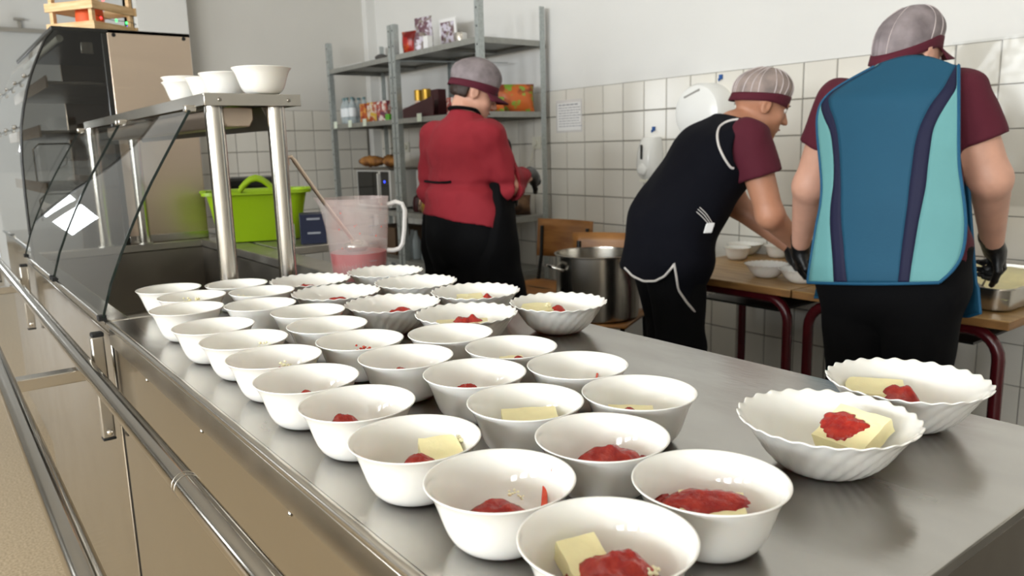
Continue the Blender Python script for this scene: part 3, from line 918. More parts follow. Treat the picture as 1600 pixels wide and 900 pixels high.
def wall_streak(bowl, path, wd, label):
    """thin smear lying on a bowl's inner wall"""
    (bx, by), tab = bowl_of(bowl)
    pts = []
    for px, py in path:
        z = .045
        for _ in range(40):
            p = onz(px, py, CZ + z); r = math.hypot(p.x - bx, p.y - by)
            z = .5 * z + .5 * min(.054, inner_z(min(r, tab[-1][0]), tab))
        p.z = CZ + z; pts.append(p)
    mb = MB()
    mb.tube(pts, [wd * s for s in ([.5] + [1] * (len(pts) - 2) + [.5])], 8, flat=.5)
    return place(mb, 'puree_streak', MT['puree_thin'], label, 'puree', 'puree smears on bowl walls')


wall_streak('S2', [(866, 722), (862, 736), (858, 750), (855, 762)], .0011, 'pale red streak running down from a bowl rim')
wall_streak('S2', [(852, 766), (850, 774), (849, 784)], .0030, 'red drip at the lower end of the streak')
wall_streak('S11', [(945, 584), (936, 588), (928, 592)], .0018, 'thin orange smear up a plain bowl wall')
wall_streak('S15', [(371, 530), (371, 536)], .0016, 'pink smear on a front row bowl wall')
wall_streak('S16', [(540, 523), (541, 527)], .0015, 'red spot on the wall of the orange crumble bowl')
wall_streak('B1', [(1391, 662), (1388, 668), (1385, 674)], .0018, 'red smear beside the tilted curd slab')
# ------------------------------------------------------------------ jug and ladle on the counter
MT['pp'] = mat('cloudy_plastic', '#d9d2ce', .3, alpha=.24, var=.35, vscale=14, col2='#d4b4ae')
MT['pp_clear'] = mat('cloudy_plastic_clear', '#ece8e4', .3, alpha=.62)
MT['juice'] = mat('strawberry_liquid', '#a81d28', .3, sss=.1)
JX, JY = 1.750, -.848
jg = thing('measuring_jug', 'cloudy plastic measuring jug half stained with strawberry puree', 'jug', (JX, JY, CZ))
jg.scale = (.94, .94, .97)
prof = [(.0, .001), (.066, .001), (.070, .006), (.0745, .06), (.0800, .13), (.0850, .19), (.0865, .212), (.0880, .213), (.0878, .215), (.0850, .2145), (.0820, .19), (.0770, .13), (.0715, .06), (.067, .010), (0, .008)]
m = MB().lathe(prof, 56)
sd = math.atan2(-.05, .12) + PI / 2 - .2          # spout points to the photo's left
sd = math.radians(53)
for i, (x, y, z) in enumerate(m.v):
    w = math.atan2(y, x)
    dw = (w - sd + PI) % (2 * PI) - PI
    if z > .16 and math.hypot(x, y) > .02:
        k = math.exp(-(dw / .28) ** 2) * ((z - .16) / .055) ** 1.6 * .024
        m.v[i] = (x + k * math.cos(sd), y + k * math.sin(sd), z + .15 * k)
m.build('vessel', MT['pp'], jg, local=True)
MB().lathe([(0, .0085), (.0665, .0095), (.0735, .078), (.0, .078)], 48).build('puree_fill', MT['juice'], jg, local=True)
hd = math.radians(-127)
hx, hy = math.cos(hd), math.sin(hd)
hp = [(.083, .195), (.105, .202), (.122, .196), (.128, .180), (.124, .13), (.118, .095), (.108, .082), (.092, .078), (.076, .079)]
MB().tube([(r * hx, r * hy, z) for r, z in hp], .0075, 10, flat=.8).build('handle', MT['pp_clear'], jg, local=True)
for k in range(6):
    z = .06 + .022 * k
    r = .0752 + (z - .06) * .078
    a0 = math.radians(175)
    MB().tube([((r + .0005) * math.cos(a0 + t), (r + .0005) * math.sin(a0 + t), z) for t in (0, .06, .12, .18 if k % 2 else .28)], .0006, 5).build('scale_mark', MT['ink'], jg, local=True)
rn = random.Random(3)
sp_ = MB()
for k in range(16):
    w = rn.uniform(2.0, 5.2); z = rn.choice([rn.uniform(.19, .21), rn.uniform(.09, .20)])
    r = .0705 + z * .0745
    sp_.sphere((r * math.cos(w), r * math.sin(w), z), rn.uniform(.0006, .0016), 6, 4, (1, 1, 1.6))
sp_.build('splash', MT['puree_thin'], jg, local=True)['kind'] = 'stuff'
ld = thing('ladle', 'steel ladle with hooked handle standing in the measuring jug', 'ladle', (JX, JY, CZ + .09))
p0 = Vector((JX + .01, JY + .0, CZ + .09)); p1 = onx(503, 312, JX + .005); p2 = onx(459, 250, JX + .01)
MB().tube([p0, p1, p2], [.0055, .006, .0068], 10, flat=.8).build('handle', MT['steel_warm'], ld)
hk = [p2, p2 + Vector((0, .006, .008)), p2 + Vector((0, .014, .006)), p2 + Vector((0, .016, -.004)), p2 + Vector((0, .014, -.012))]
MB().tube(hk, .006, 8, flat=.8).build('hook', MT['steel_warm'], ld)
MB().sphere((JX + .01, JY, CZ + .088), .03, 16, 8, (1, 1, .6)).build('cup', MT['steel'], ld)

# ------------------------------------------------------------------ side table behind the basin with tub and carton
st = thing('side_table', 'steel side table behind the basin carrying a lime green tub', 'table', (2.72, -1.24, 0))
MB().box(2.56, 3.55, -.955, -1.36, .862, .89).build('table_top', MT['steel_dull'], st, bevel=.003)
for x in (2.60, 3.51):
    for y in (-.99, -1.32):
        MB().tube([(x, y, 0), (x, y, .862)], .018, 12).build('leg', MT['steel_dull'], st)
MB().box(2.60, 3.51, -.99, -1.32, .2, .215).build('under_shelf', MT['steel_dull'], st, bevel=.002)
tb = thing('lime_tub', 'lime green plastic tub with raised handles behind the gantry posts', 'tub', (2.93, -1.015, .8905), math.radians(71))


def rrect(a, b, r, n=5):
    out = []
    for cx, cy, s in ((a - r, b - r, 0), (-a + r, b - r, 1), (-a + r, -b + r, 2), (a - r, -b + r, 3)):
        for k in range(n + 1):
            w = PI / 2 * (s + k / n)
            out.append((cx + r * math.cos(w), cy + r * math.sin(w)))
    return out


m = MB()
lev = [(.140, .100, 0), (.146, .106, .004), (.166, .124, .13), (.178, .134, .185), (.192, .148, .188), (.192, .148, .176), (.189, .145, .176), (.189, .145, .184), (.176, .132, .180), (.163, .121, .13), (.142, .102, .008)]
rings = [rrect(a, b, .045) for a, b, z in lev]
nn = len(rings[0])
vs = [(x, y, lev[i][2]) for i, rg in enumerate(rings) for x, y in rg]
fs = [(i * nn + k, i * nn + (k + 1) % nn, (i + 1) * nn + (k + 1) % nn, (i + 1) * nn + k) for i in range(len(lev) - 1) for k in range(nn)]
fs += [tuple(range(nn)), tuple(range((len(lev) - 1) * nn, len(lev) * nn))]
m.add(vs, fs).build('tub_body', MT['lime'], tb, local=True)
for s in (-1, 1):
    MB().tube([(.06 * t, s * .150, .182 + .05 * math.cos(t * PI / 2.2)) for t in (-1, -.7, -.35, 0, .35, .7, 1)], .009, 10).build('handle', MT['lime'], tb, local=True)
    MB().box(s * .176, s * .200, -.05, .05, .182, .192).build('grip', MT['lime'], tb, local=True, bevel=.003)
tag(MB().box(3.24, 3.46, -1.00, -1.26, 1.07, 1.115).box(3.26, 3.44, -1.02, -1.24, .8905, 1.07).build('black_toolbox', MT['black_plastic'], bevel=.012), 'black plastic box showing behind the lime tub', 'box')
nb = thing('navy_carton', 'navy blue carton with pale print beside the lime tub', 'carton', (2.65, -1.11, .8905), math.radians(-22))
MB().box(-.05, .05, -.045, .045, 0, .105).build('carton_body', MT['navy_card'], nb, local=True, bevel=.002)
for z in (.035, .085):
    MB().box(-.051, -.0502, -.025, .02, z, z + .007).build('print_band', MT['ink'], nb, local=True, smooth=False)
tag(MB().lathe([(0, 0), (.03, 0), (.032, .01), (.032, .07), (.018, .085), (.014, .1), (0, .1)], 20, (2.655, -1.01, .8905)).build('clear_bottle', MT['pp_clear']), 'small cloudy bottle between the lime tub and navy carton', 'bottle')

# ------------------------------------------------------------------ storage rack in the corner
RX0, RXM, RX1, RYF, RYB = 3.71, 4.73, 5.76, -2.62, -3.105
rk = thing('storage_rack', 'galvanised steel storage rack with angle posts in the tiled corner', 'rack', (4.73, -2.86, 0))


def angle_post(x, y, sx, sy, h):
    m = MB()
    m.box(x, x + sx * .038, y, y + sy * .003, 0, h); m.box(x, x + sx * .003, y + sy * .003, y + sy * .038, 0, h)
    o = m.build('post', MT['galv'], rk, smooth=False)
    hm = MB()
    for k in range(int((h - .1) / .10)):
        z = h - .04 - .10 * k
        hm.box(x + sx * .014, x + sx * .024, y - sy * .0006, y, z - .005, z + .005)
    hm.build('post_holes', MT['rubber'], o, smooth=False)['kind'] = 'stuff'


for x, sx in ((RX0, 1), (RXM - .045, 1), (RXM + .005, 1), (RX1 - .038, 1)):
    angle_post(x, RYF, sx, -1, 2.03)
    angle_post(x, RYB, sx, 1, 2.03)
for z in (1.80, 1.385, .755, .42):
    for x0, x1 in ((RX0 + .004, RXM - .006), (RXM + .006, RX1 - .004)):
        s_ = MB().box(x0, x1, RYF - .004, RYB + .004, z + .030, z + .033).build('shelf', MT['galv_shelf'], rk, smooth=False)
        l = MB()
        l.box(x0, x1, RYF - .004, RYF - .007, z, z + .030); l.box(x0, x1, RYB + .004, RYB + .007, z, z + .030)
        l.box(x0, x0 + .003, RYF - .007, RYB + .007, z, z + .030); l.box(x1 - .003, x1, RYF - .007, RYB + .007, z, z + .030)
        l.box((x0 + x1) / 2 - .02, (x0 + x1) / 2 + .02, RYF - .007, RYB + .007, z + .01, z + .030)
        l.build('shelf_lip', MT['galv_shelf'], s_, smooth=False)
MB().tube([(RXM - .01, RYF - .02, 1.80), (RX0 + .35, RYB + .02, 1.74)], .003, 6).build('cross_brace', MT['galv'], rk)
MT['tag_white'] = mat('price_tag', '#dfe8d8', .5)
for x in (5.66, 5.41, 5.17, 4.40):
    MB().box(x - .028, x + .028, RYF + .001, RYF + .004, 1.388, 1.44).build('shelf_tag', MT['tag_white'], rk, smooth=False)


def prints(name, base, c2, c3, sc_=30):
    """printed packaging: patches of colour"""
    m = mat(name, base, .32, var=1, vscale=sc_, col2=c2, sharp=(.48, .54))
    nt = m.node_tree; b = nt.nodes['Principled BSDF']
    src = b.inputs['Base Color'].links[0].from_socket
    tc = [n for n in nt.nodes if n.type == 'TEX_COORD'][0]
    no = nt.nodes.new('ShaderNodeTexNoise'); no.inputs['Scale'].default_value = sc_ * .7; no.inputs['Detail'].default_value = 2
    mp = nt.nodes.new('ShaderNodeMapping'); mp.inputs['Location'].default_value = (3.3, 1.7, 9.1)
    nt.links.new(tc.outputs['Object'], mp.inputs[0]); nt.links.new(mp.outputs[0], no.inputs['Vector'])
    rp = nt.nodes.new('ShaderNodeMapRange'); rp.inputs['From Min'].default_value = .52; rp.inputs['From Max'].default_value = .58
    mx = nt.nodes.new('ShaderNodeMix'); mx.data_type = 'RGBA'
    nt.links.new(no.outputs[0], rp.inputs[0]); nt.links.new(rp.outputs[0], mx.inputs['Factor'])
    nt.links.new(src, mx.inputs['A']); mx.inputs['B'].default_value = srgb(c3)
    nt.links.new(mx.outputs['Result'], b.inputs['Base Color'])
    return m


MT['chips'] = prints('chip_bag_print', '#c4632a', '#7fa03a', '#8a3d1c', 16)
MT['chips2'] = prints('chip_bag_print_b', '#c8702f', '#6d8c33', '#3a2016', 14)
MT['carton_o'] = prints('juice_carton_print', '#b4552b', '#d99b4a', '#8c2f1c', 26)
MT['carton_p'] = prints('fruit_carton_print', '#b5584a', '#e6ded6', '#6d3350', 24)
MT['carton_w'] = prints('white_carton_print', '#d9ccc0', '#b5532c', '#d8b13c', 24)
MT['bag_red'] = prints('red_bag_print', '#a01d16', '#c2501c', '#6d100e', 14)
MT['bag_mix'] = prints('mixed_bag_print', '#c9c3cf', '#8b7f77', '#6b4b55', 26)
MT['gold'] = mat('gold_foil', '#a9842c', .3, .6)
MT['choc'] = mat('dark_red_card', '#3c1014', .5)
MT['bread'] = mat('bread_crust', '#b07a3c', .6, var=.8, vscale=18, col2='#5e3415', bump=.2, bscale=50)
MT['kraft'] = mat('kraft_paper', '#7a5a40', .7, var=.5, vscale=14, col2='#3d2a1c', bump=.3, bscale=12)
MT['bottle'] = mat('water_bottle', '#c6d2d6', .12, alpha=.55)
MT['bottle_label'] = mat('bottle_label', '#e9eef2', .5)
MT['cap_teal'] = mat('bottle_cap', '#5d7d80', .4)
MT['foil'] = mat('foil_wrap', '#b9a99b', .15, .9, var=.8, vscale=25, col2='#6a4a34')
Z1, Z2, Z3, Z4 = 1.8333, 1.4183, .7883, .4533       # shelf surfaces
# water bottles
bt = thing('water_bottle', 'clear water bottle with white label on the middle rack shelf', 'bottle', (5.68, -2.71, Z2), 0, 'water bottles on the rack')
MB().lathe([(0, 0), (.026, 0), (.030, .006), (.030, .05), (.027, .055), (.030, .06), (.030, .13), (.024, .15), (.012, .172), (.012, .185), (0, .185)], 18).build('bottle_body', MT['bottle'], bt, local=True)
MB().lathe([(.0305, .055), (.0308, .055), (.0308, .12), (.0305, .12)], 18).build('wrap_label', MT['bottle_label'], bt, local=True)
MB().lathe([(0, .183), (.0145, .183), (.0145, .2), (0, .2)], 14).build('cap', MT['cap_teal'], bt, local=True)
for x, y in ((5.61, -2.70), (5.54, -2.71), (5.66, -2.78), (5.59, -2.79), (5.52, -2.80)):
    c = copy_tree(bt); c.location = (x, y, Z2)


def pouch(name, m, loc, w, d, h, rz, label, cat, group=None, lean=0.0, seed=0):
    """pillow bag with crimped top and bottom seams"""
    mb = MB()

    def P(u, v, s):
        a = (u - .5) * w * (1 - .06 * math.sin(PI * v)); e = (math.sin(PI * u) ** .5) * (math.sin(PI * min(1, max(0, v))) ** .6) if 0 < u < 1 and 0 < v < 1 else 0
        dy = s * (d / 2) * e + .004 * vnoise((u * 5 + seed, v * 5, s), 1) * (1 if e else 0)
        z = v * h
        return (a, dy + lean * z, z)
    mb.grid(lambda u, v: P(u, v, 1), 12, 12); mb.grid(lambda u, v: P(u, v, -1), 12, 12)
    o = mb.build(name, m, weld=True)
    o.location = loc; o.rotation_euler.z = rz
    return tag(o, label, cat, group)


def carton(name, m, loc, w, d, h, rz, label, cat, group=None, top=False):
    mb = MB().box(-w / 2, w / 2, -d / 2, d / 2, 0, h)
    if top:
        mb.prism([(-d / 2, h), (d / 2, h), (.004, h + .03), (-.004, h + .03)], (-w / 2, w / 2), 'x')
    o = mb.build(name, m, bevel=.0015, smooth=False)
    o.location = loc; o.rotation_euler.z = rz
    return tag(o, label, cat, group)


VR = math.radians(-34)       # turned a little towards the kitchen
carton('juice_carton', MT['carton_o'], (5.28, -2.70, Z2), .085, .07, .135, .2, 'orange juice carton beside the water bottles', 'carton')
carton('juice_carton', MT['carton_o'], (5.20, -2.78, Z2), .08, .07, .145, .0, 'orange carton set back behind its neighbours on the middle shelf', 'carton')
carton('fruit_carton', MT['carton_w'], (5.12, -2.68, Z2), .11, .06, .135, .15, 'white and orange fruit carton on the middle shelf', 'carton')
carton('fruit_carton', MT['carton_p'], (4.97, -2.68, Z2), .13, .06, .135, .1, 'pink and white fruit carton next to the middle rack post', 'carton')
MT['green_pack'] = mat('green_pack', '#5fb02c', .4)
carton('green_packet', MT['green_pack'], (4.86, -2.645, Z2), .05, .02, .04, .1, 'tiny bright green packet at the shelf edge', 'packet')
td = thing('display_tray', 'dark red cardboard display tray with slanting side on the middle shelf', 'display tray', (4.46, -2.74, Z2))
MB().prism([(4.66, Z2 + .002), (4.27, Z2 + .002), (4.27, Z2 + .125), (4.66, Z2 + .06)], (-2.645, -2.65), 'y').build('side', MT['choc'], td, smooth=False)
MB().prism([(4.66, Z2 + .002), (4.27, Z2 + .002), (4.27, Z2 + .125), (4.66, Z2 + .06)], (-2.83, -2.835), 'y').build('side', MT['choc'], td, smooth=False)
MB().box(4.27, 4.66, -2.65, -2.83, Z2 + .001, Z2 + .006).build('bottom', MT['choc'], td, smooth=False)
MB().box(4.655, 4.66, -2.65, -2.83, Z2 + .006, Z2 + .06).build('front', MT['choc'], td, smooth=False)
for k, x in enumerate((4.60, 4.50)):
    jr = thing('gold_jar', 'gold topped jar standing in the dark red display tray', 'jar', (x, -2.74, Z2 + .0065), 0, 'gold topped jars in the tray')
    MB().lathe([(0, 0), (.028, 0), (.030, .005), (.030, .10), (.026, .11), (0, .11)], 18).build('jar_body', MT['carton_w'], jr, local=True)
    MB().lathe([(0, .108), (.030, .108), (.030, .175), (.027, .178), (0, .178)], 18).build('lid', MT['gold'], jr, local=True)
carton('chocolate_box', MT['choc'], (4.37, -2.75, Z2 + .0065), .09, .06, .165, 0, 'dark chocolate box at the high end of the display tray', 'box')
carton('pink_packet', MT['carton_p'], (4.20, -2.76, Z2), .09, .06, .11, 0, 'pink packet half hidden behind the person in red', 'packet')
# chip bags
pouch('chip_bag', MT['chips'], (3.80, -2.945, Z2), .23, .07, .165, math.radians(66), 'upright orange chip bag with green top at the rack end', 'chip bag', 'chip bags', -.06, 1)
pouch('chip_bag', MT['chips2'], (3.93, -2.80, Z2), .20, .06, .135, math.radians(60), 'orange chip bag with green patches leaning beside the upright one', 'chip bag', 'chip bags', -.15, 2)
pouch('chip_bag', MT['chips'], (3.78, -2.735, Z2), .17, .06, .085, math.radians(55), 'low slumped orange chip bag behind the cap peak', 'chip bag', 'chip bags', -.1, 3)
pouch('chip_bag', MT['chips2'], (3.90, -2.675, Z2), .12, .05, .06, math.radians(60), 'flattened orange chip bag at the shelf edge', 'chip bag', 'chip bags', -.1, 4)
# top shelf
pouch('snack_bag', MT['bag_red'], (4.67, -2.735, Z1), .13, .08, .155, .3, 'red snack bag standing at the middle post on the top shelf', 'snack bag', None, .05, 5)
pouch('snack_bag', MT['bag_mix'], (4.65, -2.84, Z1), .17, .08, .25, .2, 'tall crinkled silver snack bag on the top shelf', 'snack bag', None, .05, 6)
fp = thing('picture_card', 'framed card with pale border tilted on the top shelf', 'picture', (4.50, -2.93, Z1))
fx = Vector((1, .15, 0)).normalized(); fz = Vector((.12, -.05, 1)).normalized(); fy = fx.cross(fz)
MB().obox(Vector((4.50, -2.93, Z1 + .118)), fx, fy, fz, .17, .008, .225).build('frame', MT['paper'], fp, smooth=False)
MB().obox(Vector((4.50, -2.93, Z1 + .118)) + fy * -.0052 * (1 if fy.y < 0 else -1), fx, fy, fz, .13, .003, .18).build('print', MT['bag_mix'], fp, smooth=False)
tag(MB().lathe([(0, 0), (.045, 0), (.048, .01), (.048, .07), (.036, .10), (.036, .115), (0, .115)], 18, (4.47, -2.70, Z1)).build('glass_jar', MT['bag_mix']), 'squat jar with dark lid in front of the picture card', 'jar')
carton('white_box', MT['paper'], (4.37, -2.69, Z1), .05, .04, .085, .0, 'small white box beside the squat jar', 'box')
tag(MB().lathe([(0, 0), (.040, 0), (.041, .004), (.041, .10), (.040, .104), (.037, .104), (.037, .01), (0, .01)], 22, (4.28, -2.88, Z1)).build('steel_tin', MT['chrome']), 'shiny open steel tin alone on the top shelf', 'tin')
tag(MB().box(5.25, 5.62, -2.66, -2.86, Z1, Z1 + .012).build('paper_stack', MT['paper'], bevel=.002), 'loose stack of white papers on the top shelf', 'papers')
tag(MB().sphere((5.02, -2.70, Z1 + .022), .05, 14, 8, (1.2, .8, .44)).build('dark_bundle', mat('dark_cloth', '#4a4744', .9, bump=.3, bscale=40)), 'small dark cloth bundle next to the papers', 'bundle')
# microwave with bread on it
mw = thing('microwave', 'white microwave oven with black door and blue display light', 'microwave', (5.05, -2.83, Z3))
MT['mw_white'] = mat('enamel_white', '#d2d1cc', .3)
MB().box(4.95, 5.48, -2.68, -3.02, Z3 + .012, Z3 + .285).build('case', MT['mw_white'], mw, bevel=.006)
MB().box(5.13, 5.46, -2.676, -2.682, Z3 + .025, Z3 + .272).build('door', MT['dark_glass'], mw, bevel=.002)
MB().box(4.97, 5.09, -2.676, -2.682, Z3 + .025, Z3 + .272).build('control_panel', MT['dark_glass'], mw, bevel=.002)
MB().sphere((5.03, -2.676, Z3 + .20), .009, 10, 6, (1, .3, 1)).build('display_light', mat('blue_led', '#2030ff', .4, emis='#2a40ff', es=5), mw)
MB().box(5.10, 5.12, -2.66, -2.682, Z3 + .04, Z3 + .26).build('door_handle', MT['mw_white'], mw, bevel=.004)
for x in (5.0, 5.43):
    for y in (-2.72, -2.98): MB().box(x - .015, x + .015, y - .015, y + .015, Z3 + .0003, Z3 + .013).build('foot', MT['rubber'], mw)
tag(MB().box(4.50, 4.90, -2.86, -3.06, Z3 + .0005, Z3 + .28).build('bread_bin', MT['mw_white'], bevel=.012), 'plain white bin behind the wrapped jars on the low shelf', 'bin')
tag(MB().box(4.94, 5.50, -2.665, -3.04, Z3 + .2855, Z3 + .297).build('baking_tray', MT['steel_dark'], bevel=.003), 'dark flat baking tray lying on the microwave', 'tray')
for k, (x, y, l, w_) in enumerate(((5.33, -2.74, .30, .05), (5.28, -2.87, .32, .052), (5.06, -2.765, .22, .046))):
    mb = MB().sphere((0, 0, 0), 1, 20, 12)
    mb.v = [(px * l / 2, py * w_, pz * w_ * .8 * (1 + .18 * math.sin(px * 14 + py * 3)) + w_ * .96) for px, py, pz in mb.v]
    o = mb.build('bread_loaf', MT['bread']); o.location = (x, y, Z3 + .2972); o.rotation_euler.z = (.2, -.25, .1)[k]
    tag(o, ('scored brown loaf lying across the tray front', 'long loaf behind the scored one on the tray', 'end loaf on the tray beside the person in red')[k], 'bread', 'loaves on the microwave')
# low shelf goods
for k, (x, y, mm, lb) in enumerate(((4.65, -2.74, 'choc', 'dark wrapped jar on the low shelf behind the jug handle'), (4.55, -2.72, 'foil', 'foil wrapped jar on the low shelf'), (4.45, -2.69, 'gold', 'gold wrapped jar next to the person in red'))):
    o = tag(MB().lathe([(0, 0), (.042, 0), (.05, .015), (.052, .06), (.044, .10), (.02, .118), (0, .12)], 18, (x, y, Z3)).build('wrapped_jar', MT[mm]), lb, 'jar')
pb = pouch('paper_bag', MT['kraft'], (4.02, -2.80, Z3), .34, .16, .13, math.radians(50), 'brown paper bag lying on the low shelf', 'paper bag', 'paper bags on the low shelf', .15, 7)
pb = pouch('paper_bag', MT['kraft'], (3.86, -2.98, Z3), .17, .14, .125, math.radians(60), 'crumpled brown paper bag next to the rack end post', 'paper bag', 'paper bags on the low shelf', .1, 8)
for k, (x, y) in enumerate(((4.86, -2.72), (4.78, -2.74), (4.70, -2.72), (4.62, -2.75), (4.54, -2.72))):
    o = tag(MB().lathe([(0, 0), (.032, 0), (.034, .01), (.034, .13), (.016, .17), (.014, .2), (0, .2)], 16, (x, y, Z4)).build('dim_bottle', MT['bottle']), 'clear bottle standing on the bottom rack shelf', 'bottle', 'bottles on the bottom rack shelf')
carton('storage_box', mat('brown_box', '#5f4a36', .7), (5.15, -2.84, Z4), .34, .26, .20, 0, 'brown cardboard box on the bottom rack shelf', 'box')

# ------------------------------------------------------------------ things on the tiled wall
def socket(x, z, label):
    s = thing('wall_socket', label, 'socket', (x, WY, z))
    MB().box(x - .038, x + .038, WY + .0005, WY + .012, z - .038, z + .038).build('plate', MT['cream_plastic'], s, bevel=.003)
    MB().tube([(x, WY + .012, z), (x, WY + .030, z)], .020, 16).build('plug', MT['cream_plastic'], s)
    return s


socket(3.855, 1.232, 'cream wall socket with a plugged in cable by the rack end')
socket(5.50, 1.232, 'cream wall socket behind the rack above the microwave')
tag(MB().tube([(3.855, WY + .028, 1.22), (3.88, WY + .03, 1.14), (3.96, WY + .02, 1.0), (4.02, WY + .02, .90), (4.06, WY + .03, .80)], .004, 6).build('power_cable', MT['cream_plastic']), 'thin cream cable slanting down from the wall socket', 'cable')
nt_ = thing('paper_notice', 'white printed paper notice in a clear sleeve on the tiles', 'notice', (3.55, WY, 1.385))
MB().box(3.435, 3.668, WY + .0008, WY + .0016, 1.288, 1.480).build('sleeve', MT['pp_clear'], nt_, smooth=False)
MB().box(3.445, 3.655, WY + .0016, WY + .0022, 1.300, 1.462).build('sheet', MT['paper'], nt_, smooth=False)
tl = MB()
rn = random.Random(5)
for k in range(9):
    z = 1.446 - .0155 * k
    x = 3.642
    while x > 3.465:
        w = rn.uniform(.012, .035)
        tl.box(x, x - w, WY + .0022, WY + .0025, z, z + .0045 if k else z + .008); x -= w + .006
tl.build('text_lines', MT['ink'], nt_, smooth=False)['kind'] = 'stuff'
# soap dispenser
so = thing('soap_dispenser', 'white wall soap dispenser with dark level slot', 'dispenser', (2.865, WY, 1.02))
m = MB()
lv = [(0, .045, .075, .062), (.02, .056, .075, .085), (.07, .062, .075, .105), (.14, .060, .075, .100), (.20, .054, .075, .080), (.222, .046, .075, .060)]
for z, w, b0, dd in lv: pass
rg = []
for z, w, b0, dd in lv:
    rg.append([(x, y, 1.02 + z) for x, y in [(2.865 + w * sx, WY + .0005 + dd * sy) for sx, sy in ((-1, 0), (1, 0), (1, .55), (.8, .85), (.4, 1), (-.4, 1), (-.8, .85), (-1, .55))]])
vs = [p for r_ in rg for p in r_]
fs = [(i * 8 + k, i * 8 + (k + 1) % 8, i * 8 + 8 + (k + 1) % 8, i * 8 + 8 + k) for i in range(len(rg) - 1) for k in range(8)] + [tuple(range(8)), tuple(range(8 * len(rg) - 8, 8 * len(rg)))]
m.add(vs, fs).build('case', MT['white_plastic'], so, bevel=.004)
MB().obox((2.865, WY + .104, 1.165), (1, 0, 0), (0, 1, .3), (0, 0, 1), .014, .008, .075).build('level_slot', MT['black_plastic'], so, bevel=.003)
MB().sphere((2.865, WY + .100, 1.075), .034, 16, 10, (1, .45, 1)).build('push_button', MT['white_plastic'], so)
MB().box(2.84, 2.89, WY + .07, WY + .095, 1.008, 1.022).build('nozzle', MT['cream_plastic'], so, bevel=.002)
hk_ = lambda x, z, lb: tag(MB().box(x - .009, x + .009, WY + .0005, WY + .010, z - .01, z + .012).tube([(x, WY + .008, z - .008), (x, WY + .02, z - .018), (x, WY + .022, z - .006)], .004, 8).build('blue_hook', MT['blue_plastic'], bevel=.001), lb, 'hook')
hk_(2.87, 1.285, 'small blue hook above the soap dispenser')
hk_(2.44, 1.515, 'small blue hook above the round towel dispenser')
# round towel dispenser
tw = thing('towel_dispenser', 'large round white paper towel dispenser behind the bending person', 'dispenser', (2.50, WY, 1.35))
m = MB()
prof = [(.0, .125), (.10, .123), (.128, .112), (.140, .09), (.143, .0)]
m.lathe(prof, 40)
m.v = [(2.50 + x, WY + .0005 + z, 1.35 + y) for x, y, z in m.v]
m.build('drum', MT['white_plastic'], tw)
MB().obox((2.52, WY + .118, 1.44), (1, .0, -.35), (0, 1, 0), (.35, 0, 1), .10, .012, .012).build('sight_slot', mat('grey_slot', '#8f8d88', .3), tw, bevel=.002)
# clear plastic film on the tiles
MT['film'] = glass_mat('cling_film', (.93, .93, .92), .5, .22)
fl = MB().grid(lambda u, v: (1.02 + .36 * u, WY + .006 + .003 * (1 + vnoise((u * 5, v * 8, 1.3), 1)) + .0012 * vnoise((u * 17, v * 23, 4)), .95 + .60 * v), 40, 60).build('plastic_sheet', MT['film'])
tag(fl, 'crinkled clear plastic sheet fixed over the wall tiles', 'plastic sheet')

# ------------------------------------------------------------------ school desks along the wall
TZ = .68


def desk(x0, x1, label):
    d = thing('school_desk', label, 'desk', ((x0 + x1) / 2, -2.78, 0), 0, 'school desks along the tiled wall')
    MB().box(x0 + .002, x1 - .002, -2.425, -3.13, TZ - .003, TZ).build('laminate', MT['desk'], d, smooth=False)
    MB().box(x0 + .002, x1 - .002, -2.425, -3.13, TZ - .028, TZ - .003).build('board', MT['desk_edge'], d, bevel=.002)
    xa, xb = x0 + .040, x1 - .040
    for y in (-2.475, -3.06):
        R = .085; zt = TZ - .048
        p = [(xa, y, 0), (xa, y, zt - R)] + [(xa + R - R * math.cos(t), y, zt - R + R * math.sin(t)) for t in [PI / 2 * k / 6 for k in range(1, 7)]]
        p += [(xb - R + R * math.sin(t), y, zt - R + R * math.cos(t)) for t in [PI / 2 * k / 6 for k in range(0, 7)]] + [(xb, y, 0)]
        MB().tube(p, .0185, 14).build('leg_frame', MT['burgundy'], d)
    for x in (xa + .09, xb - .09):
        MB().tube([(x, -2.475, TZ - .048), (x, -3.06, TZ - .048)], .014, 12).build('cross_tube', MT['burgundy'], d)
    MB().box(x0 + .16, x1 - .16, -2.60, -3.0, TZ - .13, TZ - .122).build('book_shelf', MT['black_frame'], d)
    return d


desk(.852, 1.553, 'wooden school desk with burgundy legs holding the steel pan')
desk(1.557, 2.260, 'wooden school desk with burgundy legs holding white bowls')
for k, (me, px, py, Y, lb) in enumerate((('B', 1190, 434, None, 'white scalloped bowl nearest the front edge of the desk'), ('S', 1146, 406, None, 'white bowl with an orange mark on the desk'), ('B', 1167, 397, None, 'white scalloped bowl against the tiles at the back of the desk'), ('S', 1216, 402, None, 'white bowl beside the gloved hands at the back of the desk'), ('B', 1245, 443, None, 'white scalloped bowl under the gloved hands'))):
    p = onz(px, py, TZ)
    big = me == 'B'
    y = max(p.y - (.03 if big else .025), WY + (.092 if big else .07))
    o = bpy.data.objects.new('scalloped_bowl' if big else 'plain_bowl', BIG if big else SMALL); COL.objects.link(o)
    o.location = (p.x + .0, y, TZ + .0004); tag(o, lb, 'bowl', 'bowls on the school desk')
# steel pan with curd
PX0, PX1, PY0, PY1 = .880, 1.225, -2.50, -3.05
pn = thing('steel_pan', 'deep rectangular steel pan of curd on the school desk', 'pan', (1.05, -2.78, TZ))


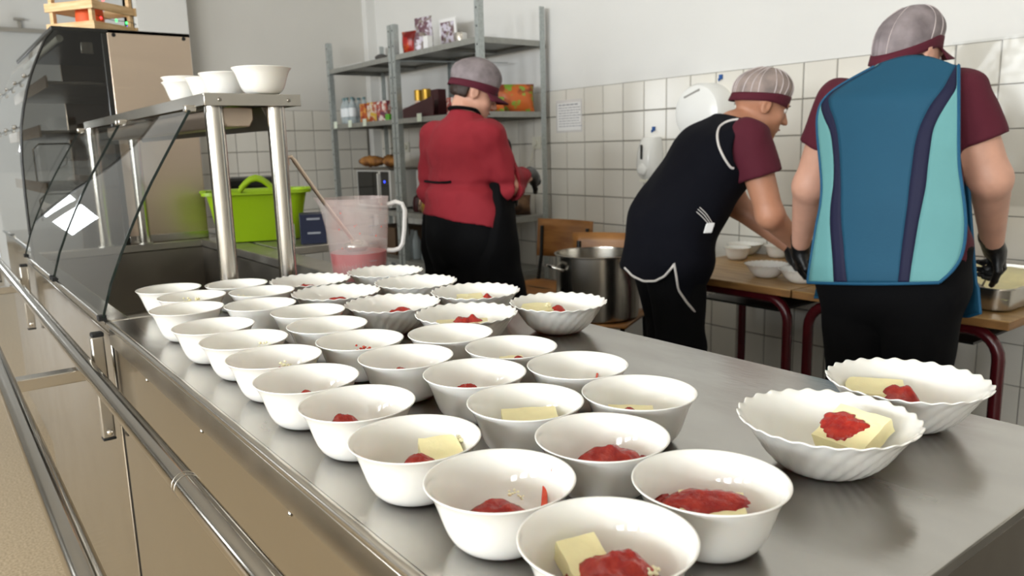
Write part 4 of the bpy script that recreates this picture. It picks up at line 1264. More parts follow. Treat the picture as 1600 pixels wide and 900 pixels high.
def rr(a0, a1, b0, b1, r, z, n=4):
    cx, cy, a, b = (a0 + a1) / 2, (b0 + b1) / 2, abs(a1 - a0) / 2, abs(b1 - b0) / 2
    return [(cx + x, cy + y, z) for x, y in rrect(a, b, r, n)]


lv = [rr(PX0 + .03, PX1 - .03, PY0 - .03, PY1 + .03, .04, TZ + .0005), rr(PX0 + .018, PX1 - .018, PY0 - .018, PY1 + .018, .05, TZ + .008), rr(PX0 + .012, PX1 - .012, PY0 - .012, PY1 + .012, .05, TZ + .07), rr(PX0, PX1, PY0, PY1, .055, TZ + .072), rr(PX0, PX1, PY0, PY1, .055, TZ + .076),
      rr(PX0 + .013, PX1 - .013, PY0 - .013, PY1 + .013, .05, TZ + .074), rr(PX0 + .020, PX1 - .020, PY0 - .020, PY1 + .020, .05, TZ + .01), rr(PX0 + .03, PX1 - .03, PY0 - .03, PY1 + .03, .04, TZ + .004)]
nn = len(lv[0])
m = MB().add([p for r_ in lv for p in r_], [(i * nn + k, i * nn + (k + 1) % nn, (i + 1) * nn + (k + 1) % nn, (i + 1) * nn + k) for i in range(len(lv) - 1) for k in range(nn)] + [tuple(range(nn)), tuple(range((len(lv) - 1) * nn, len(lv) * nn))])
m.build('pan_body', MT['steel'], pn)
cu = MB().grid(lambda u, v: (PX0 + .022 + (PX1 - PX0 - .044) * u, PY0 - .022 + (PY1 - PY0 + .044) * v, TZ + .040 + .006 * vnoise((u * 5, v * 5, 0)) + (.026 if v > .62 else 0) * min(1, (v - .62) * 8 if v > .62 else 0)), 20, 28)
tag(cu.build('curd_mass', MT['curd']), 'pale curd filling the steel pan', 'curd')

# ------------------------------------------------------------------ pot on a chair, more chairs
def chair(loc, rz, label):
    c = thing('school_chair', label, 'chair', loc, rz, 'plywood school chairs')
    s = MB().grid(lambda u, v: (-.19 + .38 * u, -.19 + .38 * v, .45 - .012 * math.sin(PI * v) * math.sin(PI * u)), 10, 10)
    s.build('seat', MT['plywood'], c, local=True, solid=.011)
    bk = MB().grid(lambda u, v: (-.20 + .40 * u, .20 + .03 * (1 - (2 * u - 1) ** 2) + .02 * v, .585 + .215 * v), 12, 6)
    bk.build('backrest', MT['plywood'], c, local=True, solid=.011)
    for s_ in (-1, 1):
        MB().tube([(s_ * .17, -.19, 0), (s_ * .165, -.165, .42), (s_ * .165, -.14, .438), (s_ * .165, .15, .438)], .011, 10).build('leg', MT['black_frame'], c, local=True)
        MB().tube([(s_ * .17, .23, 0), (s_ * .168, .17, .438), (s_ * .168, .205, .60), (s_ * .168, .215, .76)], .011, 10).build('leg', MT['black_frame'], c, local=True)
    MB().tube([(-.165, .0, .438), (.165, .0, .438)], .010, 10).build('stretcher', MT['black_frame'], c, local=True)
    return c


chair((2.485, -2.36, 0), math.radians(207), 'plywood school chair serving as a stand under the steel pot')
chair((3.24, -2.64, 0), math.radians(188), 'plywood school chair with tall visible backrest behind the pot')
pt = thing('stock_pot', 'large shiny steel stock pot with loop handles on a chair', 'pot', (2.47, -2.345, .4565))
pr = [(0, .001), (.172, .001), (.182, .008), (.184, .02), (.184, .278), (.189, .282), (.189, .286), (.181, .286), (.180, .278), (.180, .02), (.17, .012), (0, .010)]
MB().lathe(pr, 56).build('pot_body', MT['steel'], pt, local=True)
for a in (math.radians(72), math.radians(252)):
    ca, sa = math.cos(a), math.sin(a)
    q = [(.183, -.05, .225), (.215, -.048, .235), (.232, -.03, .243), (.235, 0, .245), (.232, .03, .243), (.215, .048, .235), (.183, .05, .225)]
    MB().tube([(r * ca - t * sa, r * sa + t * ca, z) for r, t, z in q], .0065, 10).build('handle', MT['chrome'], pt, local=True)
tag(MB().box(3.0, 3.32, -2.05, -2.35, .40, .43).box(3.02, 3.05, -2.08, -2.32, .0, .40).box(3.27, 3.30, -2.08, -2.32, .0, .40).build('white_stool', MT['cream_plastic'], bevel=.008), 'low cream stool standing beside the stock pot', 'stool')
# serving spatula standing in the curd
sp2 = thing('spatula', 'small steel spatula held in the curd pan by the gloved hand', 'spatula', (1.0, -2.56, TZ + .05))
q0 = Vector((1.00, -2.60, TZ + .052)); q1 = Vector((.975, -2.555, TZ + .125))
MB().tube([q1, q1 * .5 + q0 * .5 + Vector((-.004, .0, .0)), q0 + Vector((0, 0, .012))], .003, 8).build('handle', MT['steel_dark'], sp2)
MB().obox(q0 + Vector((.008, -.004, .006)), (1, -.5, .35), (.4, 1, 0), (-.35, .1, 1), .055, .028, .003).build('blade', MT['steel_dark'], sp2, bevel=.001)
# ------------------------------------------------------------------ people: smooth bodies meshed from distance fields
V3 = lambda *a: np.array(a, dtype=np.float64)


def nrm(v):
    v = np.asarray(v, float); return v / np.linalg.norm(v)


def d_cone(P, a, b, ra, rb):
    ab = b - a
    t = np.clip(((P - a) @ ab) / (ab @ ab), 0, 1)
    return np.linalg.norm(P - a - t[:, None] * ab, axis=1) - (ra + (rb - ra) * t)


def d_ecap(P, a, b, ra, rb, lat, sx):
    """tapered capsule, stretched sideways by sx along lat"""
    m = (a + b) / 2
    q = P - m
    l = q @ lat
    ql = q - np.outer(l, lat) + np.outer(l / sx, lat)
    fix = lambda e: (e - m) - lat * ((e - m) @ lat) + lat * ((e - m) @ lat) / sx
    return d_cone(ql, fix(a), fix(b), ra, rb)


def d_ell(P, c, r, ax=None):
    q = P - c
    if ax is not None: q = q @ ax.T
    r = np.asarray(r, float)
    k0 = np.linalg.norm(q / r, axis=1)
    k1 = np.linalg.norm(q / (r * r), axis=1) + 1e-9
    return k0 * (k0 - 1) / k1


def smin(a, b, k):
    h = np.clip(.5 + .5 * (b - a) / k, 0, 1)
    return b + (a - b) * h - k * h * (1 - h)


def smax(a, b, k):
    return -smin(-a, -b, k)


def union(ds, k=.03):
    d = ds[0]
    for e in ds[1:]: d = smin(d, e, k)
    return d


def wob(P, f, s=0.0):
    x, y, z = P[:, 0] * f, P[:, 1] * f, P[:, 2] * f
    return (np.sin(x * 1.3 + 1.7 * np.sin(y * .9 + s) + s) + np.sin(y * 1.5 + 1.3 * np.sin(z * 1.1 + s * 2)) + np.sin(z * 1.2 + 1.5 * np.sin(x * 1.2 - s))) / 3


def sdf_mesh(f, lo, hi, res):
    """surface nets on a sparse grid"""
    lo = np.asarray(lo, float); hi = np.asarray(hi, float)
    S = 4
    n = (np.ceil((hi - lo) / (res * S)).astype(int) + 1) * S + 1
    ax = [lo[i] + res * np.arange(n[i]) for i in range(3)]
    ca = [a[::S] for a in ax]
    G = np.stack(np.meshgrid(*ca, indexing='ij'), -1)
    cv = f(G.reshape(-1, 3)).reshape(G.shape[:3])
    V = np.repeat(np.repeat(np.repeat(cv, S, 0), S, 1), S, 2)[:n[0], :n[1], :n[2]]
    near = np.abs(cv) < res * S * 1.75
    nm = near.copy()
    for a in range(3):
        nm |= np.roll(near, 1, a) | np.roll(near, -1, a)
    NM = np.repeat(np.repeat(np.repeat(nm, S, 0), S, 1), S, 2)[:n[0], :n[1], :n[2]]
    idx = np.argwhere(NM)
    P = lo + res * idx
    out = np.empty(len(P))
    for i in range(0, len(P), 200000): out[i:i + 200000] = f(P[i:i + 200000])
    V[NM] = out
    I = V < 0
    c = [I[:-1, :-1, :-1], I[1:, :-1, :-1], I[:-1, 1:, :-1], I[1:, 1:, :-1], I[:-1, :-1, 1:], I[1:, :-1, 1:], I[:-1, 1:, 1:], I[1:, 1:, 1:]]
    cnt = sum(x.astype(np.int8) for x in c)
    act = (cnt > 0) & (cnt < 8)
    ci = np.argwhere(act)
    off = np.array([(0, 0, 0), (1, 0, 0), (0, 1, 0), (1, 1, 0), (0, 0, 1), (1, 0, 1), (0, 1, 1), (1, 1, 1)])
    vals = np.stack([V[ci[:, 0] + o[0], ci[:, 1] + o[1], ci[:, 2] + o[2]] for o in off], 1)
    acc = np.zeros((len(ci), 3)); num = np.zeros(len(ci))
    for a, b in ((0, 1), (2, 3), (4, 5), (6, 7), (0, 2), (1, 3), (4, 6), (5, 7), (0, 4), (1, 5), (2, 6), (3, 7)):
        va, vb = vals[:, a], vals[:, b]
        m = (va < 0) != (vb < 0)
        t = np.where(m, va / np.where(m, va - vb, 1), 0)
        acc += np.where(m[:, None], off[a] + t[:, None] * (off[b] - off[a]), 0); num += m
    verts = lo + res * (ci + acc / num[:, None])
    vid = -np.ones(act.shape, int); vid[act] = np.arange(len(ci))
    faces = []
    for a in range(3):
        sl0 = [slice(None)] * 3; sl1 = [slice(None)] * 3
        sl0[a] = slice(0, -1); sl1[a] = slice(1, None)
        ch = I[tuple(sl0)] != I[tuple(sl1)]
        e = np.argwhere(ch)
        b, d = (a + 1) % 3, (a + 2) % 3
        ok = (e[:, b] > 0) & (e[:, d] > 0) & (e[:, b] < n[b] - 1) & (e[:, d] < n[d] - 1)
        e = e[ok]
        q = []
        for db, dd in ((-1, -1), (0, -1), (0, 0), (-1, 0)):
            k = e.copy(); k[:, b] += db; k[:, d] += dd
            q.append(vid[k[:, 0], k[:, 1], k[:, 2]])
        q = np.stack(q, 1)
        ins = I[e[:, 0], e[:, 1], e[:, 2]]
        q[~ins] = q[~ins][:, ::-1]
        faces.append(q)
    fc = np.concatenate(faces)
    fc = fc[(fc >= 0).all(1)]
    return verts, fc


def np_mesh(name, verts, faces, material, parent):
    me = bpy.data.meshes.new(name)
    me.vertices.add(len(verts)); me.vertices.foreach_set('co', verts.astype(np.float32).ravel())
    me.loops.add(faces.size); me.loops.foreach_set('vertex_index', faces.astype(np.int32).ravel())
    me.polygons.add(len(faces)); me.polygons.foreach_set('loop_start', np.arange(0, faces.size, 4, dtype=np.int32))
    try: me.polygons.foreach_set('loop_total', np.full(len(faces), 4, dtype=np.int32))
    except Exception: pass
    me.update(); me.validate()
    me.polygons.foreach_set('use_smooth', [True] * len(me.polygons))
    me.materials.append(material)
    o = bpy.data.objects.new(name, me)
    link(o, parent)
    return o


class Person:
    def __init__(s, label, origin, phi, J, skin):
        s.o = V3(origin[0], origin[1], 0); p = math.radians(phi)
        s.f = V3(math.cos(p), math.sin(p), 0); s.r = V3(math.sin(p), -math.cos(p), 0)
        s.root = thing('person', label, 'person', (origin[0], origin[1], 0), p - PI / 2)
        s.J = {k: np.array(v, float) for k, v in J.items()}
        s.skin = skin

    def local(s, p):
        q = np.asarray(p, float) - s.o
        return V3(q @ s.r, q @ s.f, q[2])

    def px(s, x, y, f, tmax=4.5):
        """where a pixel's ray meets a surface of this person (local), or None"""
        d = np.array(ray(x, y)); c = V3(0, 0, CAM_H)
        d = d / np.linalg.norm(d)
        t = 1.2
        for _ in range(160):
            p = s.local(c + t * d)
            v = float(f(p[None])[0])
            if v < .0006: return p
            t += max(v * .7, .0005)
            if t > tmax: return None
        return None

    def part(s, name, f, lo, hi, res, m, parent=None):
        v, q = sdf_mesh(f, lo, hi, res)
        return np_mesh(name, v, q, m, parent or s.root)

    def tube_on(s, name, pix, f, r, m, out=.002, parent=None):
        pts = []
        for x, y in pix:
            p = s.px(x, y, f)
            if p is None: continue
            e = 1e-3
            g = np.array([f((p + V3(*[e if i == k else 0 for i in range(3)]))[None])[0] - f((p - V3(*[e if i == k else 0 for i in range(3)]))[None])[0] for k in range(3)])
            pts.append(Vector(p + nrm(g) * out))
        # resample smoothly
        if len(pts) < 2: return None
        q = []
        for i in range(len(pts) - 1):
            a, b = pts[i], pts[i + 1]
            p0 = pts[max(i - 1, 0)]; p3 = pts[min(i + 2, len(pts) - 1)]
            for k in range(4):
                t = k / 4
                q.append(.5 * ((2 * a) + (b - p0) * t + (2 * p0 - 5 * a + 4 * b - p3) * t * t + (3 * a - p0 - 3 * b + p3) * t ** 3))
        q.append(pts[-1])
        return MB().tube(q, r, 8).build(name, m, parent or s.root, local=True)


def head_frame(fwd, up=(0, 0, 1)):
    f = nrm(fwd); r = nrm(np.cross(f, up)); u = np.cross(r, f)
    return np.stack([r, f, u])


def head_prims(c, A):
    W = lambda x, y, z: c + x * A[0] + y * A[1] + z * A[2]

    def f(P):
        d = union([d_ell(P, W(0, -.012, .028), (.074, .096, .088), A), d_ell(P, W(0, .028, -.030), (.060, .066, .086), A), d_ell(P, W(0, .036, -.074), (.044, .050, .036), A)], .02)
        d = smin(d, d_ell(P, W(0, .074, -.098), (.018, .014, .014), A), .02)
        for s in (-1, 1):
            d = smin(d, d_ell(P, W(s * .036, .060, -.030), (.022, .022, .022), A), .018)
        d = smin(d, d_cone(P, W(-.034, .080, .022), W(.034, .080, .022), .011, .011), .015)
        for s in (-1, 1):
            d = smax(d, -d_ell(P, W(s * .031, .099, .003), (.015, .010, .009), A), .012)
        d = smin(d, d_cone(P, W(0, .088, .010), W(0, .110, -.032), .006, .0105), .010)
        for s in (-1, 1):
            d = smin(d, d_ell(P, W(s * .010, .101, -.035), (.008, .008, .006), A), .006)
        d = smin(d, d_ell(P, W(0, .089, -.060), (.020, .008, .005), A), .006)
        d = smin(d, d_ell(P, W(0, .088, -.070), (.018, .008, .0055), A), .005)
        for s in (-1, 1):
            e = d_ell(P, W(s * .075, -.004, -.012), (.010, .019, .031), A)
            e = smax(e, -d_ell(P, W(s * .086, -.002, -.010), (.008, .011, .020), A), .006)
            d = smin(d, e, .008)
        return d
    return f


def hand_sdf(w, d, n, curl=.5, spread=.12, thumb=1, scale=1.0):
    """glove: wrist point, direction of the fingers, palm normal; thumb side +1 / -1"""
    d = nrm(d); n = nrm(n - d * (n @ d)); s = np.cross(d, n) * thumb
    L = scale
    prims = []
    palm0, palm1 = w + d * .022 * L, w + d * .080 * L
    fing = []
    for k, (off, ln) in enumerate(((.030, .072), (.011, .080), (-.009, .076), (-.028, .060))):
        base = w + d * (.092 - abs(off - .005) * .25) * L + s * off * L
        ang = 0.15
        p = base
        dirn = nrm(d + s * off * spread * 8)
        chain = [p]
        for seg, fr in enumerate((.45, .30, .25)):
            ang += curl * (.55, .75, .55)[seg]
            q = p + (dirn * math.cos(ang) + n * math.sin(ang)) * ln * fr * L
            chain.append(q); p = q
        fing.append(chain)
    tb = w + d * .030 * L + s * .028 * L + n * .006
    t1 = tb + (d * .55 + s * .75 + n * .35) * .042 * L
    t2 = t1 + (d * .85 + s * .15 + n * .55) * .032 * L
    t3 = t2 + (d * .85 - s * .1 + n * .5) * .022 * L
    A = np.stack([s, d, n])

    def f(P):
        dd = d_ell(P, (palm0 + palm1) / 2, (.043 * L, .052 * L, .019 * L), A)
        dd = smin(dd, d_cone(P, w - d * .035, w + d * .03, .031, .030), .02)
        for ch in fing:
            e = union([d_cone(P, ch[i], ch[i + 1], (.0098, .0092, .0086)[i] * L, (.0092, .0086, .0074)[i] * L) for i in range(3)], .003)
            dd = smin(dd, e, .007)
        e = union([d_cone(P, tb, t1, .014 * L, .0115 * L), d_cone(P, t1, t2, .0115 * L, .010 * L), d_cone(P, t2, t3, .010 * L, .008 * L)], .004)
        return smin(dd, e, .012) + .0006 * wob(P, 300)
    c = w + d * .06
    return f, c - .14, c + .14


MT['skin_a'] = mat('skin_pink', '#d2a089', .5, sss=.12, sssr=(.01,), var=.12, vscale=14, bump=.03, bscale=200)
MT['skin_b'] = mat('skin_tan', '#b98468', .5, sss=.12, sssr=(.01,), var=.12, vscale=14, bump=.03, bscale=200)
MT['glove'] = mat('black_nitrile', '#0e0e0f', .42, bump=.1, bscale=60)
MT['cl_black'] = mat('black_cloth', '#060608', .9, spec=.2, bump=.06, bscale=120)
MT['cl_navy'] = mat('navy_black_cloth', '#070811', .9, spec=.2, bump=.06, bscale=120)
MT['cl_maroon'] = mat('maroon_cotton', '#4f0f22', .85, bump=.06, bscale=150)
MT['cl_red'] = mat('red_jersey', '#92202c', .85, bump=.08, bscale=150, var=.1, vscale=6)
MT['cl_teal'] = mat('teal_cloth', '#0b4761', .75, bump=.05, bscale=200, var=.06, vscale=5)
MT['cl_aqua'] = mat('aqua_cloth', '#5f9596', .75, bump=.05, bscale=200, var=.08, vscale=5)
MT['cl_stripe'] = mat('navy_stripe_cloth', '#0a0d30', .75, bump=.05, bscale=200)
MT['piping_w'] = mat('white_piping', '#cfcac6', .7)
MT['piping_t'] = mat('blue_piping', '#0c4c6c', .7)
MT['hair'] = mat('brown_hair', '#2c1d15', .55, bump=.5, bscale=120, stretch=(1, 1, .15))
MT['net'] = mat('grey_net_cap', '#8f8587', .8, var=.35, vscale=16, col2='#6f6668', bump=.15, bscale=60)
MT['net_tan'] = mat('tan_net_cap', '#9d8d86', .8, var=.35, vscale=16, col2='#7f7470', bump=.15, bscale=60)
MT['net_pleat'] = mat('pale_net_pleat', '#c4b9b8', .8)
MT['shoe'] = mat('white_clog', '#d8d5cf', .5)
MT['eye'] = mat('eye_white', '#e8e4de', .2)
MT['iris'] = mat('eye_dark', '#20150f', .15)
MT['lip'] = mat('lip', '#9c5a50', .45)


def cap(p, c, A, net, pleats=0, bag=.012, seed=1, brim=True, tilt=0.0, scale=.96):
    """net cap with cloth band and peak, in the head's own frame"""
    W = lambda x, y, z: Vector(c + scale * x * A[0] + scale * y * A[1] + z * A[2])

    def rim(t):      # band line round the head: t = 0 at the face, pi at the nape
        cy = math.cos(t)
        return .030 + .018 * cy + tilt * min(.3, cy)

    def dome(u, v):
        t = 2 * PI * u
        a = v * PI / 2
        puff = 1 + bag * 4 * math.sin(PI * min(1, v * 1.5)) * (1 - .2 * v)
        ripple = 1 + .018 * math.cos(22 * t + 3 * math.sin(5 * t + seed)) * (1 - v) + .02 * vnoise((math.cos(t) * 2.5 + seed, math.sin(t) * 2.5, v * 3))
        k = math.cos(a) ** .8 * puff * ripple
        back = 1 + .10 * max(0, -math.cos(t)) * math.sin(PI * min(1, v * 1.3))
        h = rim(t) * (1 - v) + v * .030 + (.092 + bag) * math.sin(a) ** .95
        return W(.082 * math.sin(t) * k, -.010 + .105 * math.cos(t) * k * back, h)
    cp = MB().grid(dome, 64, 16, wrap=True).build('net_cap', net, p.root, local=True)
    if pleats:
        for k in range(pleats):
            u = (k + .3 * math.sin(k * 2.3)) / pleats
            pts = [dome(u + .012 * math.sin(v * 4 + k), v) for v in [.02 + .8 * j / 9 for j in range(10)]]
            cc = W(0, 0, .03)
            pts = [q + (q - cc).normalized() * .0008 for q in pts]
            MB().tube(pts, [.0016 + .0008 * math.sin(j) for j in range(10)], 6, flat=.6).build('pleat', MT['net_pleat'], cp, local=True)

    def band(u, v):
        t = 2 * PI * u
        w = .030 + .014 * max(0, math.cos(t))
        z = rim(t) + .004 - w * v
        fl = 1 + .02 * v
        return W(.084 * math.sin(t) * fl, -.010 + .1075 * math.cos(t) * fl, z)
    MB().grid(band, 56, 4, wrap=True).build('cap_band', MT['cl_maroon'], p.root, local=True, solid=.003)
    if brim:
        def peak(u, v):
            t = (u - .5) * 2 * 1.05
            ex = v * .062 * math.cos(t * 1.15) ** .7 if abs(t * 1.15) < PI / 2 else 0
            z = rim(t) - .034 + .004 - .010 * v - .016 * (t * t) * v
            return W((.086 + ex * .25) * math.sin(t), -.010 + .110 * math.cos(t) + ex, z)
        MB().grid(peak, 20, 7).build('cap_peak', MT['cl_maroon'], p.root, local=True, solid=.003)
    return cp


def eyes(p, c, A):
    W = lambda x, y, z: c + x * A[0] + y * A[1] + z * A[2]
    for s in (-1, 1):
        e = MB().sphere(W(s * .031, .0775, .003), .0115, 14, 10).build('eye', MT['eye'], p.root, local=True)
        MB().sphere(W(s * .031, .0850, .002), .0052, 10, 8).build('iris', MT['iris'], e, local=True)
        MB().tube([Vector(W(s * .016, .0935, .020)), Vector(W(s * .030, .0945, .025)), Vector(W(s * .046, .083, .020))], [.0018, .0024, .0012], 6).build('eyebrow', MT['hair'], p.root, local=True)
    MB().tube([Vector(W(-.017, .0915, -.064)), Vector(W(-.008, .0975, -.063)), Vector(W(.008, .0975, -.063)), Vector(W(.017, .0915, -.064))], [.0015, .0034, .0034, .0015], 8).build('lips', MT['lip'], p.root, local=True)


def body_fn(J, hf, k=1.0):
    lat = nrm(J['shR'] - J['shL']); X = V3(1, 0, 0)
    B = J.get('bulk', V3(1, 1, 1))

    def torso(P, o=0.0):
        ds = [d_ecap(P, J['pelvis'] - V3(0, 0, .05), J['pelvis'] + V3(0, 0, .06), .112 * B[0], .108 * B[0], X, 1.55),
              d_ecap(P, J['pelvis'] + V3(0, 0, .06), J['waist'], .105 * B[0], .096 * B[1], X, 1.42),
              d_ecap(P, J['waist'], J['chest'], .096 * B[1], .106 * B[1], lat, 1.45),
              d_cone(P, J['shL'] * .86 + J['chest'] * .14 + V3(0, 0, .004), J['shR'] * .86 + J['chest'] * .14 + V3(0, 0, .004), .052, .052),
              d_cone(P, J['neck'] - V3(0, 0, .02), J['chest'], .062, .10)]
        for e in ('bustL', 'bustR'):
            if e in J: ds.append(d_ell(P, J[e], (.068, .066, .068)))
        return union(ds, .05) - o

    R_ = J.get('armr', V3(.052, .044, .029))

    def arms(P, o=0.0, which='LR'):
        ds = []
        for s in which:
            ds += [smin(d_cone(P, J['sh' + s], J['el' + s], R_[0], R_[1]), d_cone(P, J['el' + s], J['wr' + s], R_[1] + .001, R_[2]), .02)]
        return union(ds, .02) - o

    def legs(P, o=0.0):
        ds = []
        for s in 'LR':
            ds += [smin(d_cone(P, J['hip' + s], J['kn' + s], .090, .062), d_cone(P, J['kn' + s], J['an' + s], .062, .042), .03)]
            ft = J['an' + s] * V3(1, 1, 0) + V3(0, .0, .035)
            ds.append(d_cone(P, ft + V3(0, -.02, 0), ft + V3(0, .13, -.008), .034, .026))
        return union(ds, .02) - o

    def neck(P):
        return d_cone(P, J['neck'], J['head'] + J['hA'][0] * 0 - J['up'] * .07 - J['fwd'] * .025, .054, .050)

    def whole(P):
        d = smin(torso(P), arms(P), .035)
        d = smin(d, legs(P), .04)
        d = smin(d, neck(P), .03)
        return smin(d, hf(P), .018)
    return torso, arms, legs, neck, whole


def upper_sleeve(P, a, b, fr, r0, r1):
    e = a + (b - a) * fr
    dr = nrm(b - a)
    d = d_cone(P, a, e, r0, r1)
    return smax(d, (P - e) @ dr, .004)


def bounds(J, keys, m):
    A = np.stack([J[k] for k in keys]); return A.min(0) - m, A.max(0) + m


# person in the teal tabard
J = dict(pelvis=(0, 0, .86), waist=(-.015, .005, 1.06), chest=(-.05, .065, 1.235), neck=(-.045, .095, 1.375), shL=(-.222, .085, 1.315), shR=(.120, .080, 1.312),
         elL=(-.315, .095, 1.065), wrL=(-.432, .245, .862), elR=(.192, .120, 1.092), wrR=(.128, .335, .905),
         hipL=(-.092, 0, .82), hipR=(.092, 0, .82), knL=(-.088, .02, .45), knR=(.088, .02, .45), anL=(-.095, -.02, .09), anR=(.095, -.02, .09),
         head=(-.060, .150, 1.436), bulk=(1.08, 1.10, 1), armr=(.060, .050, .031))
A_T = head_frame((.26, .92, -.20))
pT = Person('person in teal and aqua tabard with black gloves working at the desk', (1.06, -2.13), -90, J, None)
J = pT.J; J['hA'] = A_T; J['fwd'] = A_T[1]; J['up'] = A_T[2]
hfT = head_prims(J['head'], A_T)
torso, arms, legs, neck, whole = body_fn(J, hfT)
pT.part('body', whole, (-.55, -.2, -.01), (.32, .48, 1.62), .0075, MT['skin_a'])
tee = lambda P: union([torso(P, .010), upper_sleeve(P, J['shL'], J['elL'], .52, .070, .074), upper_sleeve(P, J['shR'], J['elR'], .56, .070, .077)], .02) + .003 * wob(P, 45)
pT.part('t_shirt', lambda P: smax(smax(tee(P), P[:, 2] - 1.340 - .35 * np.abs(P[:, 0] + .05), .004), .86 - P[:, 2], .004), (-.40, -.22, .84), (.32, .30, 1.42), .0075, MT['cl_maroon'])
pT.part('trousers', lambda P: smax(smax(smin(torso(P, .012), legs(P, .016), .03) + .003 * wob(P, 30), P[:, 2] - .93, .004), .05 - P[:, 2], .004), (-.28, -.24, .03), (.28, .26, .96), .009, MT['cl_black'])
for s in 'LR':
    a = J['an' + s]
    pT.part('shoe', lambda P: smax(d_cone(P, V3(a[0], -.05, .035), V3(a[0], .13, .03), .046, .042), .0 - P[:, 2], .004), (a[0] - .07, -.13, -.01), (a[0] + .07, .2, .1), .007, MT['shoe'])
for s, dr, n, th in (('L', (-.15, .30, -.60), (.75, .35, .1), 1), ('R', (-.02, .45, -.42), (-.6, -.1, -.6), 1)):
    w = J['wr' + s] + nrm(J['wr' + s] - J['el' + s]) * .02
    f, lo, hi = hand_sdf(w, np.array(dr), np.array(n), .75 if s == 'L' else 1.25, .08, th if s == 'L' else -th)
    pT.part('glove', f, lo, hi, .0032, MT['glove'])
cap(pT, J['head'], A_T, MT['net'], 7, .016, 3, scale=.92, tilt=.042)
hairf = lambda P: smax(smax(d_ell(P, J['head'] - A_T[1] * .018, (.078, .094, .098), A_T), (P - J['head']) @ A_T[2] + .022 - .35 * np.clip((P - J['head']) @ A_T[1] + .06, 0, .1), .008), (P - J['head']) @ A_T[1] - .0, .02) + .002 * wob(P, 160)
pT.part('hair', hairf, J['head'] - .14, J['head'] + .14, .005, MT['hair'])
eyes(pT, J['head'], A_T)
# the tabard: back sheet, laid out row by row and hung on a curve round the torso
ROWS_T = [  # py, left edge, left stripe, right stripe, right edge
    (88, 1372, 1374, 1376, 1494, 1495, 1497), (104, 1366, 1368, 1370, 1493, 1495, 1498), (120, 1336, 1338, 1340, 1484, 1495, 1498), (138, 1306, 1308, 1311, 1474, 1494, 1498), (152, 1290, 1291, 1296, 1463, 1486, 1498), (166, 1281, 1283, 1296, 1453, 1477, 1498),
    (185, 1277, 1288, 1303, 1443, 1466, 1498), (205, 1277, 1297, 1308, 1435, 1458, 1498), (230, 1279, 1301, 1311, 1429, 1454, 1498), (260, 1282, 1303, 1313, 1425, 1450, 1499), (290, 1284, 1302, 1314, 1421, 1447, 1503), (320, 1282, 1298, 1314, 1418, 1441, 1507),
    (350, 1276, 1297, 1315, 1414, 1435, 1509), (380, 1271, 1299, 1318, 1410, 1430, 1507), (405, 1267, 1301, 1320, 1407, 1426, 1500), (425, 1264, 1302, 1322, 1405, 1423, 1486), (441, 1262, 1303, 1324, 1403, 1421, 1468)]


def back_y(x, z):
    """depth of the hanging cloth behind the torso axis"""
    t = max(0, min(1, (z - .80) / .55))
    ctr = -.005 * 1 + (-.045) * t ** 1.2
    ax = .0 + .085 * max(0, (z - 1.02) / .34) ** 1.3 if z > 1.02 else 0
    W = .30 if z < 1.0 else .30 - .03 * (z - 1.0)
    dep = .172 - .035 * t
    u = min(.97, abs(x - ctr) / W)
    y = ax - dep * math.sqrt(1 - u * u)
    if z > 1.32: y += (z - 1.32) * .55
    return y + .004 * math.sin(9 * x + 14 * z) * (1 - t)


def on_tabard(px_, py_):
    d = np.array(ray(px_, py_)); c = V3(0, 0, CAM_H)
    y = -.12
    for _ in range(25):
        t = ((pT.o - c) @ pT.f + y) / (d @ pT.f)
        q = pT.local(c + t * d)
        y = .5 * y + .5 * back_y(q[0], q[2])
    return V3(q[0], y, q[2])


def top_y(px_):           # neckline of the tabard
    u = (px_ - 1372) / 125
    return 100 - 15 * math.sin(PI * min(1, max(0, u * 1.05))) + 2 * u


def tab_panel(name, c0, c1, m, nu):
    pts = []
    for ri, row in enumerate(ROWS_T):
        a, b = row[c0], row[c1]
        r_ = []
        for k in range(nu):
            x = a + (b - a) * k / (nu - 1)
            y = row[0] if ri else top_y(x)
            r_.append(on_tabard(x, y))
        pts.append(r_)
    # refine rows
    fine = []
    for i in range(len(pts) - 1):
        for k in range(3):
            t = k / 3
            p0, p1, p2, p3 = pts[max(i - 1, 0)], pts[i], pts[i + 1], pts[min(i + 2, len(pts) - 1)]
            fine.append([.5 * (2 * b_ + (c_ - a_) * t + (2 * a_ - 5 * b_ + 4 * c_ - d_) * t * t + (3 * b_ - a_ - 3 * c_ + d_) * t ** 3) for a_, b_, c_, d_ in zip(p0, p1, p2, p3)])
    fine.append(pts[-1])
    mb = MB()
    nv = len(fine)
    mb.add([p for r_ in fine for p in r_], [(j * nu + i, j * nu + i + 1, (j + 1) * nu + i + 1, (j + 1) * nu + i) for j in range(nv - 1) for i in range(nu - 1)])
    mb.build(name, m, pT.root, local=True, solid=.0025)
    return fine


